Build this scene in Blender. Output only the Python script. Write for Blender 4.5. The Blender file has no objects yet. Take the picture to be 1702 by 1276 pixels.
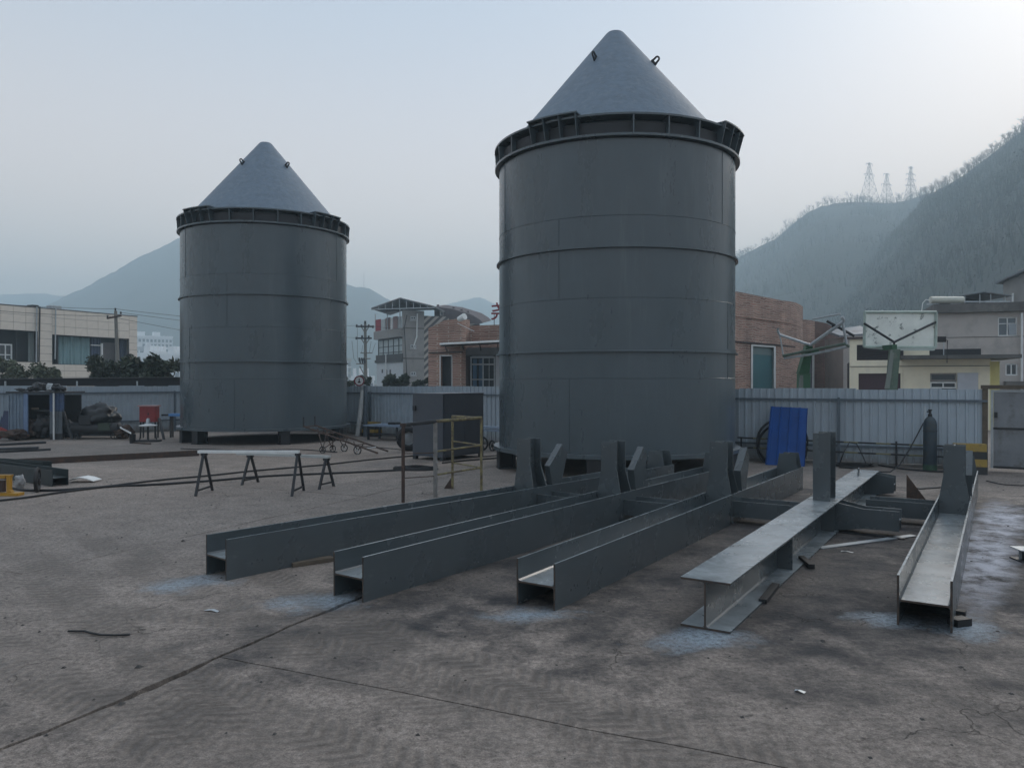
import bpy, bmesh, math, random
from mathutils import Vector, Matrix, noise
random.seed(11)
S = bpy.context.scene
COL = S.collection
R = math.radians
PI = math.pi
# ---------------------------------------------------------------- camera, light, exposure
F, CX, HY, EYE = 1300.0, 851.0, 632.0, 2.0
cd = bpy.data.cameras.new('camera')
cam = bpy.data.objects.new('camera', cd)
COL.objects.link(cam)
cam.location = (0, 0, EYE)
cam.rotation_euler = (PI / 2 - math.atan(5.5 / F), 0, 0)
cd.sensor_fit = 'HORIZONTAL'
cd.sensor_width = 36
cd.lens = 36 * F / 1702
cd.clip_start = 0.1
cd.clip_end = 30000
S.camera = cam
SUN_EL, SUN_AZ = 30.0, 40.0          # azimuth clockwise from the view direction (+Y)
W = bpy.data.worlds.new('World')
S.world = W
W.use_nodes = True
wn = W.node_tree
wn.nodes.clear()
sky = wn.nodes.new('ShaderNodeTexSky')
sky.sky_type = 'NISHITA'
sky.sun_disc = False
sky.sun_elevation = R(SUN_EL)
sky.sun_rotation = R(SUN_AZ)
sky.altitude = 300
sky.air_density = 1.0
sky.dust_density = 1.6
sky.ozone_density = 1.5
bg = wn.nodes.new('ShaderNodeBackground')
bg.inputs['Strength'].default_value = 0.05
wo = wn.nodes.new('ShaderNodeOutputWorld')
wn.links.new(sky.outputs[0], bg.inputs[0])
veil = wn.nodes.new('ShaderNodeBackground')      # an even high overcast in front of the clear sky
vt = wn.nodes.new('ShaderNodeTexCoord')
vs_ = wn.nodes.new('ShaderNodeSeparateXYZ')
wn.links.new(vt.outputs['Generated'], vs_.inputs[0])
vr = wn.nodes.new('ShaderNodeMapRange')
vr.interpolation_type = 'SMOOTHSTEP'
vr.inputs['From Min'].default_value = 0.0
vr.inputs['From Max'].default_value = 0.5
wn.links.new(vs_.outputs[2], vr.inputs['Value'])
vm = wn.nodes.new('ShaderNodeMix')
vm.data_type = 'RGBA'
vm.inputs[6].default_value = (1.40, 1.00, 0.71, 1)      # paler towards the horizon
vm.inputs[7].default_value = (0.45, 0.49, 0.54, 1)
wn.links.new(vr.outputs[0], vm.inputs[0])
wn.links.new(vm.outputs[2], veil.inputs['Color'])
veil.inputs['Strength'].default_value = 1.0
ad = wn.nodes.new('ShaderNodeAddShader')
wn.links.new(bg.outputs[0], ad.inputs[0])
wn.links.new(veil.outputs[0], ad.inputs[1])
wn.links.new(ad.outputs[0], wo.inputs[0])
sl = bpy.data.lights.new('sun', 'SUN')
sl.energy = 1.0
sl.angle = R(25)
sl.color = (1.0, 0.93, 0.84)
sun = bpy.data.objects.new('sun', sl)
COL.objects.link(sun)
sdir = Vector((math.sin(R(SUN_AZ)) * math.cos(R(SUN_EL)), math.cos(R(SUN_AZ)) * math.cos(R(SUN_EL)), math.sin(R(SUN_EL))))
sun.rotation_euler = sdir.to_track_quat('Z', 'Y').to_euler()
S.view_settings.view_transform = 'Standard'
S.view_settings.look = 'None'
S.view_settings.gamma = 1
S.view_settings.use_curve_mapping = False
S.view_settings.exposure = 0.22
S.render.engine = 'CYCLES'
S.cycles.use_denoising = True
S.cycles.max_bounces = 6
S.cycles.volume_bounces = 3
S.cycles.sample_clamp_indirect = 4.0


# ---------------------------------------------------------------- helpers
def gp(px, py, z=0.0):
    d = (EYE - z) * F / (py - HY)
    return Vector(((px - CX) / F * d, d, z))


def at(px, d, z=0.0):
    return Vector(((px - CX) / F * d, d, z))


def zat(py, d):
    return EYE - (py - HY) * d / F


class MB:
    def __init__(s):
        s.v, s.f = [], []

    def add(s, vs, fs, M=None):
        o = len(s.v)
        for p in vs:
            p = Vector(p)
            if M is not None:
                p = M @ p
            s.v.append(p[:])
        for f in fs:
            s.f.append(tuple(i + o for i in f))
        return s

    def box(s, x0, x1, y0, y1, z0, z1, M=None):
        vs = [(x0, y0, z0), (x1, y0, z0), (x1, y1, z0), (x0, y1, z0), (x0, y0, z1), (x1, y0, z1), (x1, y1, z1), (x0, y1, z1)]
        return s.add(vs, [(0, 3, 2, 1), (4, 5, 6, 7), (0, 1, 5, 4), (1, 2, 6, 5), (2, 3, 7, 6), (3, 0, 4, 7)], M)

    def prism(s, poly, vec, M=None):
        n = len(poly)
        vec = Vector(vec)
        a = [Vector(p) for p in poly]
        vs = a + [p + vec for p in a]
        fs = [tuple(range(n))[::-1], tuple(range(n, 2 * n))]
        fs += [(i, (i + 1) % n, n + (i + 1) % n, n + i) for i in range(n)]
        return s.add(vs, fs, M)

    def quad(s, a, b, c, d, M=None):
        return s.add([a, b, c, d], [(0, 1, 2, 3)], M)

    def tube(s, pts, r, n=6, r1=None, M=None, cap=True):
        pts = [Vector(p) for p in pts]
        r1 = r if r1 is None else r1
        k = len(pts)
        vs, fs = [], []
        up = Vector((0, 0, 1))
        for i, p in enumerate(pts):
            t = (pts[min(i + 1, k - 1)] - pts[max(i - 1, 0)])
            if t.length < 1e-9:
                t = Vector((0, 0, 1))
            t.normalize()
            a = t.cross(up)
            if a.length < 0.05:
                a = t.cross(Vector((0, 1, 0)))
            a.normalize()
            b = a.cross(t)
            rr = r + (r1 - r) * i / max(1, k - 1)
            for j in range(n):
                q = 2 * PI * (j + .5) / n
                vs.append(p + a * (rr * math.cos(q)) + b * (rr * math.sin(q)))
        for i in range(k - 1):
            for j in range(n):
                fs.append((i * n + j, i * n + (j + 1) % n, (i + 1) * n + (j + 1) % n, (i + 1) * n + j))
        if cap:
            fs.append(tuple(range(n))[::-1])
            fs.append(tuple((k - 1) * n + j for j in range(n)))
        return s.add(vs, fs, M)

    def lathe(s, prof, n=48, a0=0.0, a1=2 * PI, M=None):
        full = abs(a1 - a0 - 2 * PI) < 1e-6
        cols = n if full else n + 1
        vs, fs = [], []
        for i in range(cols):
            a = a0 + (a1 - a0) * i / n
            for r, z in prof:
                vs.append((r * math.sin(a), -r * math.cos(a), z))
        m = len(prof)
        for i in range(n):
            j = (i + 1) % cols
            for k in range(m - 1):
                fs.append((i * m + k, j * m + k, j * m + k + 1, i * m + k + 1))
        return s.add(vs, fs, M)

    def mesh(s, name, mat, smooth=False):
        me = bpy.data.meshes.new(name)
        me.from_pydata(s.v, [], s.f)
        if mat is not None:
            me.materials.append(mat)
        if smooth:
            me.polygons.foreach_set('use_smooth', [True] * len(me.polygons))
            try:
                me.set_sharp_from_angle(angle=R(35))
            except Exception:
                pass
        me.update()
        return me

    def build(s, name, mat, parent=None, smooth=False, **tags):
        return link(name, s.mesh(name, mat, smooth), parent, **tags)


def link(name, me, parent=None, loc=None, rot=None, **tags):
    o = bpy.data.objects.new(name, me)
    COL.objects.link(o)
    if parent is not None:
        o.parent = parent
    if loc is not None:
        o.location = loc
    if rot is not None:
        o.rotation_euler = rot
    tag(o, **tags)
    return o


def tag(o, label=None, cat=None, group=None, kind=None):
    if label:
        o['label'] = label
    if cat:
        o['category'] = cat
    if group:
        o['group'] = group
    if kind:
        o['kind'] = kind
    return o


def thing(name, label, cat, loc=(0, 0, 0), rz=0.0, group=None):
    o = bpy.data.objects.new(name, None)
    COL.objects.link(o)
    o.empty_display_size = .2
    o.location = loc
    o.rotation_euler = (0, 0, rz)
    return tag(o, label, cat, group)


def dup(root, loc, rz, label=None, group=None):
    def cp(o, par):
        c = o.copy()
        COL.objects.link(c)
        if par is not None:
            c.parent = par
        for ch in list(kids.get(o, [])):
            cp(ch, c)
        return c
    kids = {}
    for ob in [root] + list(root.children_recursive):
        kids[ob] = list(ob.children)
    r = cp(root, None)
    r.location = loc
    r.rotation_euler = (root.rotation_euler[0], root.rotation_euler[1], rz)
    if label:
        r['label'] = label
    if group:
        r['group'] = group
    return r


# ---------------------------------------------------------------- materials
class NT:
    def __init__(s, m):
        s.t = m.node_tree
        s.p = s.t.nodes['Principled BSDF']

    def n(s, typ, **kw):
        x = s.t.nodes.new(typ)
        for k, v in kw.items():
            setattr(x, k, v)
        return x

    def l(s, a, b):
        s.t.links.new(a, b)

    def m(s, op, a, b=None, c=None, clamp=False):
        x = s.n('ShaderNodeMath', operation=op, use_clamp=clamp)
        for i, q in enumerate((a, b, c)):
            if q is None:
                continue
            if isinstance(q, (int, float)):
                x.inputs[i].default_value = q
            else:
                s.l(q, x.inputs[i])
        return x.outputs[0]

    def noise(s, vec, scale, detail=4, rough=.6, dist=0):
        x = s.n('ShaderNodeTexNoise')
        x.inputs['Scale'].default_value = scale
        x.inputs['Detail'].default_value = detail
        x.inputs['Roughness'].default_value = rough
        x.inputs['Distortion'].default_value = dist
        s.l(vec, x.inputs['Vector'])
        return x.outputs['Fac']

    def ramp(s, v, lo, hi, a=0.0, b=1.0):
        x = s.n('ShaderNodeMapRange')
        x.clamp = True
        for k, q in zip(('From Min', 'From Max', 'To Min', 'To Max'), (lo, hi, a, b)):
            x.inputs[k].default_value = q
        s.l(v, x.inputs['Value'])
        return x.outputs[0]

    def mix(s, fac, a, b, blend='MIX'):
        x = s.n('ShaderNodeMix', data_type='RGBA', blend_type=blend)
        for sock, q in ((x.inputs[0], fac), (x.inputs[6], a), (x.inputs[7], b)):
            if isinstance(q, (int, float)):
                sock.default_value = q
            elif isinstance(q, tuple):
                sock.default_value = (*q, 1.0)
            else:
                s.l(q, sock)
        return x.outputs[2]


MATS = {}


def pm(name, col, rough=.6, var=.2, vs=2.0, bump=0.0, bs=30.0, metal=0.0, col2=None, c2s=1.5, c2lo=.5, c2hi=.65, spec=.5, rvar=.1, stretch=None, world=False, dust_sheen=None, orand=0.0, splash=None, scuff=None):
    """paint, wood, stone ...: a base colour, a soft mottling, an optional second colour in patches (wear, dirt) and fine relief"""
    if name in MATS:
        return MATS[name]
    m = bpy.data.materials.new(name)
    m.use_nodes = True
    t = NT(m)
    if world:
        vec = t.n('ShaderNodeNewGeometry').outputs['Position']
    else:
        vec = t.n('ShaderNodeTexCoord').outputs['Object']
    if stretch:
        mp = t.n('ShaderNodeMapping')
        mp.inputs['Scale'].default_value = stretch
        t.l(vec, mp.inputs['Vector'])
        vec = mp.outputs[0]
    n1 = t.noise(vec, vs, 5, .65)
    v = t.ramp(n1, .25, .75, 1 - var, 1 + var)
    c = t.mix(1.0, col, v, 'MULTIPLY')
    if col2:
        n2 = t.ramp(t.noise(vec, c2s, 6, .7), c2lo, c2hi)
        c = t.mix(n2, c, col2)
    if scuff:                                  # scratches, runs and rubbed places
        sc_col, sc_st, sc_s, lo_, hi_, amt = scuff
        ms = t.n('ShaderNodeMapping')
        ms.inputs['Scale'].default_value = sc_st
        t.l(t.n('ShaderNodeTexCoord').outputs['Object'], ms.inputs['Vector'])
        sm = t.m('MULTIPLY', t.ramp(t.noise(ms.outputs[0], sc_s, 9, .75), lo_, hi_), t.ramp(t.noise(vec, .9, 3, .6), .42, .6))
        c = t.mix(t.m('MULTIPLY', sm, amt), c, sc_col)
    if orand:
        oi = t.n('ShaderNodeObjectInfo').outputs['Random']
        c = t.mix(1.0, c, t.ramp(oi, 0, 1, 1 - orand, 1 + orand), 'MULTIPLY')
    if splash:                                 # mud thrown up over the lowest part
        sg_ = t.n('ShaderNodeNewGeometry')
        sq = t.n('ShaderNodeSeparateXYZ')
        t.l(sg_.outputs['Position'], sq.inputs[0])
        hgt = t.m('ADD', sq.outputs[2], t.m('MULTIPLY', t.m('SUBTRACT', t.noise(sg_.outputs['Position'], 3.0, 5, .7), .5), .9))
        c = t.mix(t.ramp(hgt, .42, .05, 0, .8), c, splash)
    if dust_sheen:                                   # pale dust, and reflected sky painted into the colour of level faces
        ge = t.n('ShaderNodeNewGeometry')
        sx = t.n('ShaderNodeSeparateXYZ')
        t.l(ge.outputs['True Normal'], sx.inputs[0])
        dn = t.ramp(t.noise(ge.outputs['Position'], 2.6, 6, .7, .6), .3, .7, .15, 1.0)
        c = t.mix(t.m('MULTIPLY', t.ramp(sx.outputs[2], .8, .97), dn), c, dust_sheen)
    t.l(c, t.p.inputs['Base Color'])
    rr = t.ramp(n1, .3, .7, max(.02, rough - rvar), min(1, rough + rvar))
    t.l(rr, t.p.inputs['Roughness'])
    t.p.inputs['Metallic'].default_value = metal
    t.p.inputs['Specular IOR Level'].default_value = spec
    if bump:
        b = t.n('ShaderNodeBump')
        b.inputs['Strength'].default_value = 1.0
        b.inputs['Distance'].default_value = bump
        t.l(t.noise(vec, bs, 4, .6), b.inputs['Height'])
        t.l(b.outputs[0], t.p.inputs['Normal'])
    MATS[name] = m
    return m


def glass(name, col, rough=.08):
    m = pm(name, col, rough=rough, var=.1, rvar=.02, spec=.8)
    return m


PAINT = pm('grey_paint', (.062, .076, .083), rough=.27, var=.12, vs=1.2, bump=.0006, bs=9, rvar=.06, spec=.8, col2=(.078, .092, .100), c2s=1.6, c2lo=.3, c2hi=.85, dust_sheen=(.36, .40, .42), scuff=((.17, .18, .18), (1.2, 5, 5), 3.5, .56, .70, .55))  # level faces are coloured paler for sky sheen as well as dust
TANKP = pm('tank_paint', (.066, .086, .097), rough=.30, var=.16, vs=1.1, bump=.012, bs=1.1, rvar=.06, spec=.65, col2=(.088, .110, .124), c2s=1.0, c2lo=.3, c2hi=.85, dust_sheen=(.20, .22, .24), scuff=((.17, .19, .19), (4, 4, .22), 1.6, .52, .72, .38), stretch=(1, 1, .35))
CONEP = pm('cone_primer', (.150, .195, .245), rough=.62, var=.22, vs=5, bump=.012, bs=9, rvar=.08, col2=(.20, .24, .28), c2s=7, c2lo=.5, c2hi=.7)
EDGE = pm('weld_metal', (.16, .18, .19), rough=.35, var=.3, vs=8)
RUST = pm('rusty_steel', (.055, .035, .028), rough=.75, var=.35, vs=5, bump=.003, bs=40, col2=(.10, .055, .035), c2s=6)
DARK = pm('black_steel', (.02, .021, .024), rough=.55, var=.3, vs=5)
BLACK = pm('black_rubber', (.012, .012, .014), rough=.6, var=.3, vs=6)
WHITEP = pm('white_paint', (.72, .73, .72), rough=.45, var=.12, vs=4)
GALV = pm('galvanised_steel', (.42, .45, .47), rough=.4, var=.2, vs=6, metal=.3)
YELLOW = pm('yellow_paint', (.21, .175, .08), rough=.55, var=.3, vs=5, col2=(.10, .075, .045), c2s=9, c2lo=.45, c2hi=.58)
WOOD = pm('old_timber', (.12, .095, .07), rough=.85, var=.35, vs=6, bump=.004, bs=25)
# ---------------------------------------------------------------- ground and yard slabs
def concrete():
    m = bpy.data.materials.new('dirty_concrete')
    m.use_nodes = True
    t = NT(m)
    pos = t.n('ShaderNodeNewGeometry').outputs['Position']
    sep = t.n('ShaderNodeSeparateXYZ')
    t.l(pos, sep.inputs[0])
    X, Y = sep.outputs[0], sep.outputs[1]
    rnd = t.n('ShaderNodeObjectInfo').outputs['Random']
    big = t.noise(pos, .35, 4, .6)
    mid = t.noise(pos, 2.3, 6, .68)
    fine = t.noise(pos, 22, 6, .75)
    grit = t.noise(pos, 95, 4, .8)
    v = t.m('MULTIPLY', t.ramp(big, .3, .7, .86, 1.12), t.ramp(mid, .3, .72, .74, 1.24))
    v = t.m('MULTIPLY', v, t.ramp(fine, .34, .66, .55, 1.42))
    v = t.m('MULTIPLY', v, t.ramp(grit, .32, .68, .6, 1.4))
    v = t.m('MULTIPLY', v, t.ramp(rnd, 0, 1, .93, 1.07))
    c = t.mix(1.0, (.258, .220, .194), v, 'MULTIPLY')

    def blob(x, y, rx, ry, ang, soft=.55, nz=.5):
        ca, sa = math.cos(ang), math.sin(ang)
        dx, dy = t.m('SUBTRACT', X, x), t.m('SUBTRACT', Y, y)
        a = t.m('DIVIDE', t.m('ADD', t.m('MULTIPLY', dx, ca), t.m('MULTIPLY', dy, sa)), rx)
        b = t.m('DIVIDE', t.m('SUBTRACT', t.m('MULTIPLY', dy, ca), t.m('MULTIPLY', dx, sa)), ry)
        r = t.m('SQRT', t.m('ADD', t.m('MULTIPLY', a, a), t.m('MULTIPLY', b, b)))
        r = t.m('ADD', r, t.m('MULTIPLY', t.m('SUBTRACT', mid, .5), nz * 3))
        return t.ramp(r, 1.0, 1.0 - soft, 0, 1)

    stain_n = t.ramp(t.noise(pos, 1.1, 7, .72), .38, .6)
    ang = R(90 - 33)
    # oily black steel dust trodden in around the members
    st = t.m('MAXIMUM', blob(3.2, 10.2, 6.5, 3.2, ang, .4), blob(2.5, 7.5, 3.2, 3.4, R(20), .6))
    st = t.m('MAXIMUM', st, blob(.3, 8.8, 5.5, 1.6, ang, .6))
    st = t.m('MAXIMUM', st, blob(6.3, 9.2, 5.0, 1.8, ang, .3))
    st = t.m('MULTIPLY', st, t.m('ADD', .48, t.m('MULTIPLY', stain_n, .50)))
    c = t.mix(st, c, (.022, .024, .029))
    pit = t.m('MULTIPLY', t.ramp(t.noise(pos, 7.5, 9, .78, .4), .555, .66), .6)
    c = t.mix(pit, c, (.055, .05, .047))
    # pale blue-grey paint overspray on the floor round the beam ends
    ov = None
    for (px, py, rx, ry) in ((322, 968, .6, .42), (530, 1000, .65, .36), (880, 1020, .5, .28), (1165, 1062, .6, .3), (1480, 1030, .4, .3), (1600, 1040, .35, .5)):
        p = gp(px, py)
        b = blob(p.x, p.y, rx * .92, ry * .95, .4 * math.sin(px), .8, .75)
        ov = b if ov is None else t.m('MAXIMUM', ov, b)
    ov = t.m('MULTIPLY', ov, t.m('MULTIPLY', t.ramp(fine, .36, .56, .25, 1.0), t.ramp(grit, .36, .56, .45, 1.0)))
    c = t.mix(ov, c, (.36, .43, .49))
    p = gp(1652, 905)
    bs = blob(5.45, 9.05, 3.3, .40, ang, .6, .3)
    bs = t.m('MAXIMUM', bs, blob(p.x + 1.2, p.y + 1.8, 2.2, .4, ang, .6, .5))
    bs = t.m('MULTIPLY', bs, t.ramp(t.noise(pos, 3.0, 7, .75), .36, .56))
    c = t.mix(t.m('MULTIPLY', bs, .95), c, (.54, .55, .61))
    # tyre tracks: dried mud printed with chevron treads
    h_t, mud = None, None
    for (q0, q1, q2, w, off) in (((190, 885), (430, 1040), (980, 1262), .24, 0), ((60, 950), (300, 1120), (700, 1290), .24, .3), ((345, 905), (640, 1045), (1180, 1240), .22, .1), ((560, 1060), (800, 1130), (1120, 1290), .22, .6), ((20, 900), (210, 1060), (420, 1290), .24, .2), ((-120, 1010), (120, 1150), (420, 1330), .24, .5), ((120, 870), (345, 1000), (830, 1180), .22, .7)):
        a, b, d = gp(*q0), gp(*q1), gp(*q2)
        den = 2 * (a.x * (b.y - d.y) + b.x * (d.y - a.y) + d.x * (a.y - b.y))
        na, nb, nd = a.length_squared, b.length_squared, d.length_squared
        ux = (na * (b.y - d.y) + nb * (d.y - a.y) + nd * (a.y - b.y)) / den
        uy = (na * (d.x - b.x) + nb * (a.x - d.x) + nd * (b.x - a.x)) / den
        rad = math.hypot(a.x - ux, a.y - uy)
        dx, dy = t.m('SUBTRACT', X, ux), t.m('SUBTRACT', Y, uy)
        rr_ = t.m('SQRT', t.m('ADD', t.m('MULTIPLY', dx, dx), t.m('MULTIPLY', dy, dy)))
        cr = t.m('ADD', t.m('SUBTRACT', rr_, rad), t.m('MULTIPLY', t.m('SUBTRACT', big, .5), .25))
        ca_, sa_ = (b.x - ux) / rad, (b.y - uy) / rad            # angle measured from the middle of the arc
        al = t.m('MULTIPLY', t.m('ARCTAN2', t.m('SUBTRACT', t.m('MULTIPLY', dy, ca_), t.m('MULTIPLY', dx, sa_)), t.m('ADD', t.m('MULTIPLY', dx, ca_), t.m('MULTIPLY', dy, sa_))), rad)
        ab = t.m('ABSOLUTE', cr)
        msk = t.m('MULTIPLY', t.ramp(ab, w, w * .75), t.ramp(t.noise(pos, 1.3, 5, .65), .35, .53))
        msk = t.m('MULTIPLY', msk, t.ramp(t.m('ABSOLUTE', al), 5.5, 3.5))
        ph = t.m('ADD', t.m('ADD', al, off), t.m('MULTIPLY', ab, .75))
        ph = t.m('ADD', ph, t.m('MULTIPLY', t.noise(pos, 9, 3, .6), .07))
        tr = t.m('SINE', t.m('MULTIPLY', ph, 2 * PI / .115))
        tr = t.m('MULTIPLY', t.m('MULTIPLY', t.ramp(tr, -.6, .9), msk), t.ramp(fine, .3, .55, .3, 1))
        h_t = tr if h_t is None else t.m('MAXIMUM', h_t, tr)
        mud = msk if mud is None else t.m('MAXIMUM', mud, msk)
    c = t.mix(t.m('MULTIPLY', mud, .34), c, (.185, .16, .14))
    c = t.mix(t.m('MULTIPLY', h_t, .24), c, (.10, .088, .078))
    # hairline cracks and scuffs
    vor = t.n('ShaderNodeTexVoronoi', feature='DISTANCE_TO_EDGE')
    vor.inputs['Scale'].default_value = .55
    wv = t.n('ShaderNodeVectorMath', operation='ADD')
    t.l(pos, wv.inputs[0])
    nz = t.n('ShaderNodeTexNoise')
    nz.inputs['Scale'].default_value = 1.7
    nz.inputs['Detail'].default_value = 6
    t.l(pos, nz.inputs['Vector'])
    t.l(nz.outputs['Color'], wv.inputs[1])
    t.l(wv.outputs[0], vor.inputs['Vector'])
    hair = t.m('MULTIPLY', t.ramp(vor.outputs['Distance'], .004, .001), t.ramp(t.noise(pos, .5, 3, .6), .5, .6))
    c = t.mix(t.m('MULTIPLY', hair, .55), c, (.04, .037, .035))
    t.l(c, t.p.inputs['Base Color'])
    t.l(t.m('SUBTRACT', t.ramp(mid, .3, .7, .68, .92), t.m('MULTIPLY', st, .06)), t.p.inputs['Roughness'])
    t.p.inputs['Specular IOR Level'].default_value = .22
    bu = t.n('ShaderNodeBump')
    bu.inputs['Strength'].default_value = 1.0
    bu.inputs['Distance'].default_value = .035
    h = t.m('ADD', t.m('MULTIPLY', fine, .35), t.m('MULTIPLY', mid, .5))
    h = t.m('ADD', h, t.m('MULTIPLY', grit, .12))
    h = t.m('ADD', h, t.m('MULTIPLY', h_t, -.42))
    h = t.m('SUBTRACT', h, t.m('MULTIPLY', hair, .4))
    t.l(h, bu.inputs['Height'])
    t.l(bu.outputs[0], t.p.inputs['Normal'])
    return m


CONC = concrete()
EARTH = pm('packed_earth', (.10, .09, .08), rough=.95, var=.35, vs=.8, bump=.02, bs=6, world=True)
g = MB()
g.quad((-2100, -2100, -.09), (2100, -2100, -.09), (2100, 2100, -.09), (-2100, 2100, -.09))
g.build('ground', EARTH, kind='structure')

yard = bpy.data.objects.new('yard_pavement', None)
COL.objects.link(yard)
yard['kind'] = 'structure'
D1 = Vector((math.sin(R(24.5)), math.cos(R(24.5)), 0))
D2 = Vector((D1.y, -D1.x, 0))
YO = Vector((-2.12, 5.66, 0))
CB = [-46, -38, -30, -23.5, -16.5, -9.8, -3.7, 0, 9, 18, 27, 36]
ROFF = [2.0, -1.0, 1.5, .4, 2.6, 1.0, 3.3, 0, 2.7, 1.2, 3.0]


def jit(line, s_, amp=.035):
    return amp * noise.noise(Vector((line * 7.31, s_ * 1.3, .5))) + amp * .6 * noise.noise(Vector((line * 3.1, s_ * 6.0, 2.5)))


def chip(s_, ci):
    return .05 * max(0, noise.noise(Vector((s_ * 1.1, ci, 7))) + .05) * (1 + .9 * noise.noise(Vector((s_ * 9, ci, 4)))) + .012 * abs(noise.noise(Vector((s_ * 7, ci, 9))))


for ci in range(len(CB) - 1):
    lo, hi = CB[ci], CB[ci + 1]
    rows = [-18 + ROFF[ci] + 6.0 * k if k != 3 else ROFF[ci] for k in range(12)]
    for ri in range(len(rows) - 1):
        a, b = rows[ri], rows[ri + 1]
        g0 = .016 if ci == 7 else .008
        g1 = .016 if ci + 1 == 7 else .008
        gr = .006
        n1, n2 = int((b - a) / (.07 if ci in (6, 7) else .2)), int((hi - lo) / .25)
        pts = []
        L = []
        for k in range(n1):
            s_ = a + gr + (b - a - 2 * gr) * k / n1
            L.append((lo + g0 + jit(ci, s_) + (chip(s_, ci) if ci == 7 else 0), s_))
        for k in range(n2):
            c_ = lo + g0 + (hi - lo - g0 - g1) * k / n2
            w_ = min(1, 3 * k / n2, 3 * (n2 - k) / n2)
            L.append((c_ + (jit(ci, b) if k == 0 else 0), b - gr + w_ * jit(100 + ci * 20 + ri + 1, c_, .02)))
        for k in range(n1):
            s_ = b - gr - (b - a - 2 * gr) * k / n1
            L.append((hi - g1 + jit(ci + 1, s_) - (chip(s_ + 31, ci) if ci + 1 == 7 else 0), s_))
        for k in range(n2):
            c_ = hi - g1 - (hi - lo - g0 - g1) * k / n2
            w_ = min(1, 3 * k / n2, 3 * (n2 - k) / n2)
            L.append((c_ + (jit(ci + 1, a) if k == 0 else 0), a + gr + w_ * jit(100 + ci * 20 + ri, c_, .02)))
        ctr = YO + D2 * ((lo + hi) / 2) + D1 * ((a + b) / 2)
        if ctr.y < -8 or ctr.y > 42:
            continue
        top = -.004 * random.random()
        poly = [YO + D2 * p[0] + D1 * p[1] + Vector((0, 0, -.085)) for p in L]
        sl_ = MB()
        sl_.prism(poly, (0, 0, .085 + top))
        sl_.build('concrete_slab', CONC, yard)

# ---------------------------------------------------------------- hills, mountains, haze
HILLM = pm('wooded_slope', (.050, .049, .041), rough=1, var=.45, vs=.03, bump=1.2, bs=.25, col2=(.04, .047, .033), c2s=.012, spec=.1, world=True)
MOUNT = pm('far_mountain', (.055, .06, .045), rough=1, var=.4, vs=.004, spec=.1, world=True, col2=(.09, .08, .06), c2s=.006)


def interp(tab, x):
    if x <= tab[0][0]:
        return tab[0][1:]
    for a, b in zip(tab, tab[1:]):
        if x <= b[0]:
            k = (x - a[0]) / (b[0] - a[0])
            return tuple(a[i] + (b[i] - a[i]) * k for i in range(1, len(a)))
    return tab[-1][1:]


class Hill:
    """a slope that rises from the valley floor to a ridge; tab rows: bearing px, ridge py, ridge distance, foot distance"""
    def __init__(s, tab, rough, power=1.0):
        s.tab, s.rough, s.power = tab, rough, power

    def pt(s, px, t):
        py, dr, df = interp(s.tab, px)
        d = df + (dr - df) * t
        zr = max(0, zat(py, dr))
        z = zr * (min(t, 1) ** s.power) if t <= 1 else zr * (1 - .7 * (t - 1))
        p = at(px, d, 0)
        w = min(1, t * 3)
        z += w * s.rough * (noise.fractal(Vector((p.x * .012, p.y * .012, 3)), 1.0, 2.0, 5) * .7 if t < .97 else .25 * noise.noise(Vector((px * .07, 0, 1))))
        return Vector((p.x, p.y, max(-.06, z)))

    def build(s, name, mat, x0, x1, nx, nt):
        m = MB()
        ts = [i / nt for i in range(nt + 1)] + [1.1, 1.5]
        vs = [s.pt(x0 + (x1 - x0) * i / nx, t) for i in range(nx + 1) for t in ts]
        k = len(ts)
        fs = [(i * k + j, (i + 1) * k + j, (i + 1) * k + j + 1, i * k + j + 1) for i in range(nx) for j in range(k - 1)]
        m.add(vs, fs)
        return m.build(name, mat, smooth=True, kind='structure')


far_hill = Hill([(950, 560, 900, 420), (1100, 480, 880, 400), (1225, 428, 860, 380), (1290, 396, 850, 360), (1345, 350, 840, 350), (1385, 338, 835, 340), (1430, 335, 830, 330), (1490, 338, 820, 320), (1540, 322, 800, 310), (1620, 300, 790, 300), (1800, 300, 760, 290)], 9, .85)
near_hill = Hill([(1250, 625, 460, 400), (1300, 575, 520, 330), (1345, 540, 540, 280), (1420, 455, 540, 230), (1480, 392, 530, 205), (1540, 325, 520, 185), (1600, 293, 510, 170), (1650, 256, 500, 160), (1702, 214, 490, 150), (1850, 150, 470, 140), (2200, 100, 430, 130), (2800, 150, 420, 130)], 7, .9)
far_hill.build('hill', HILLM, 950, 1800, 90, 22)
near_hill.build('hill', HILLM, 1250, 2800, 130, 24)
Hill([(-400, 470, 1800, 900), (-150, 478, 1800, 900), (0, 489, 1800, 900), (60, 487, 1800, 900), (110, 492, 1800, 900), (250, 520, 1800, 900)], 13).build('mountain', MOUNT, -400, 250, 60, 10)
Hill([(40, 545, 1200, 650), (85, 503, 1200, 650), (150, 473, 1200, 650), (230, 428, 1200, 650), (290, 400, 1200, 650), (350, 372, 1200, 650), (420, 380, 1200, 650), (500, 425, 1200, 650), (580, 474, 1200, 650), (612, 478, 1200, 650), (650, 500, 1200, 650), (700, 545, 1200, 650), (760, 590, 1200, 650)], 13).build('mountain', MOUNT, 40, 760, 90, 14)
Hill([(560, 560, 1900, 1000), (680, 515, 1900, 1000), (735, 508, 1900, 1000), (770, 498, 1900, 1000), (796, 493, 1900, 1000), (840, 512, 1900, 1000), (900, 540, 1900, 1000), (1000, 560, 1900, 1000), (1200, 570, 1900, 1000)], 13).build('mountain', MOUNT, 560, 1200, 70, 10)

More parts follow.
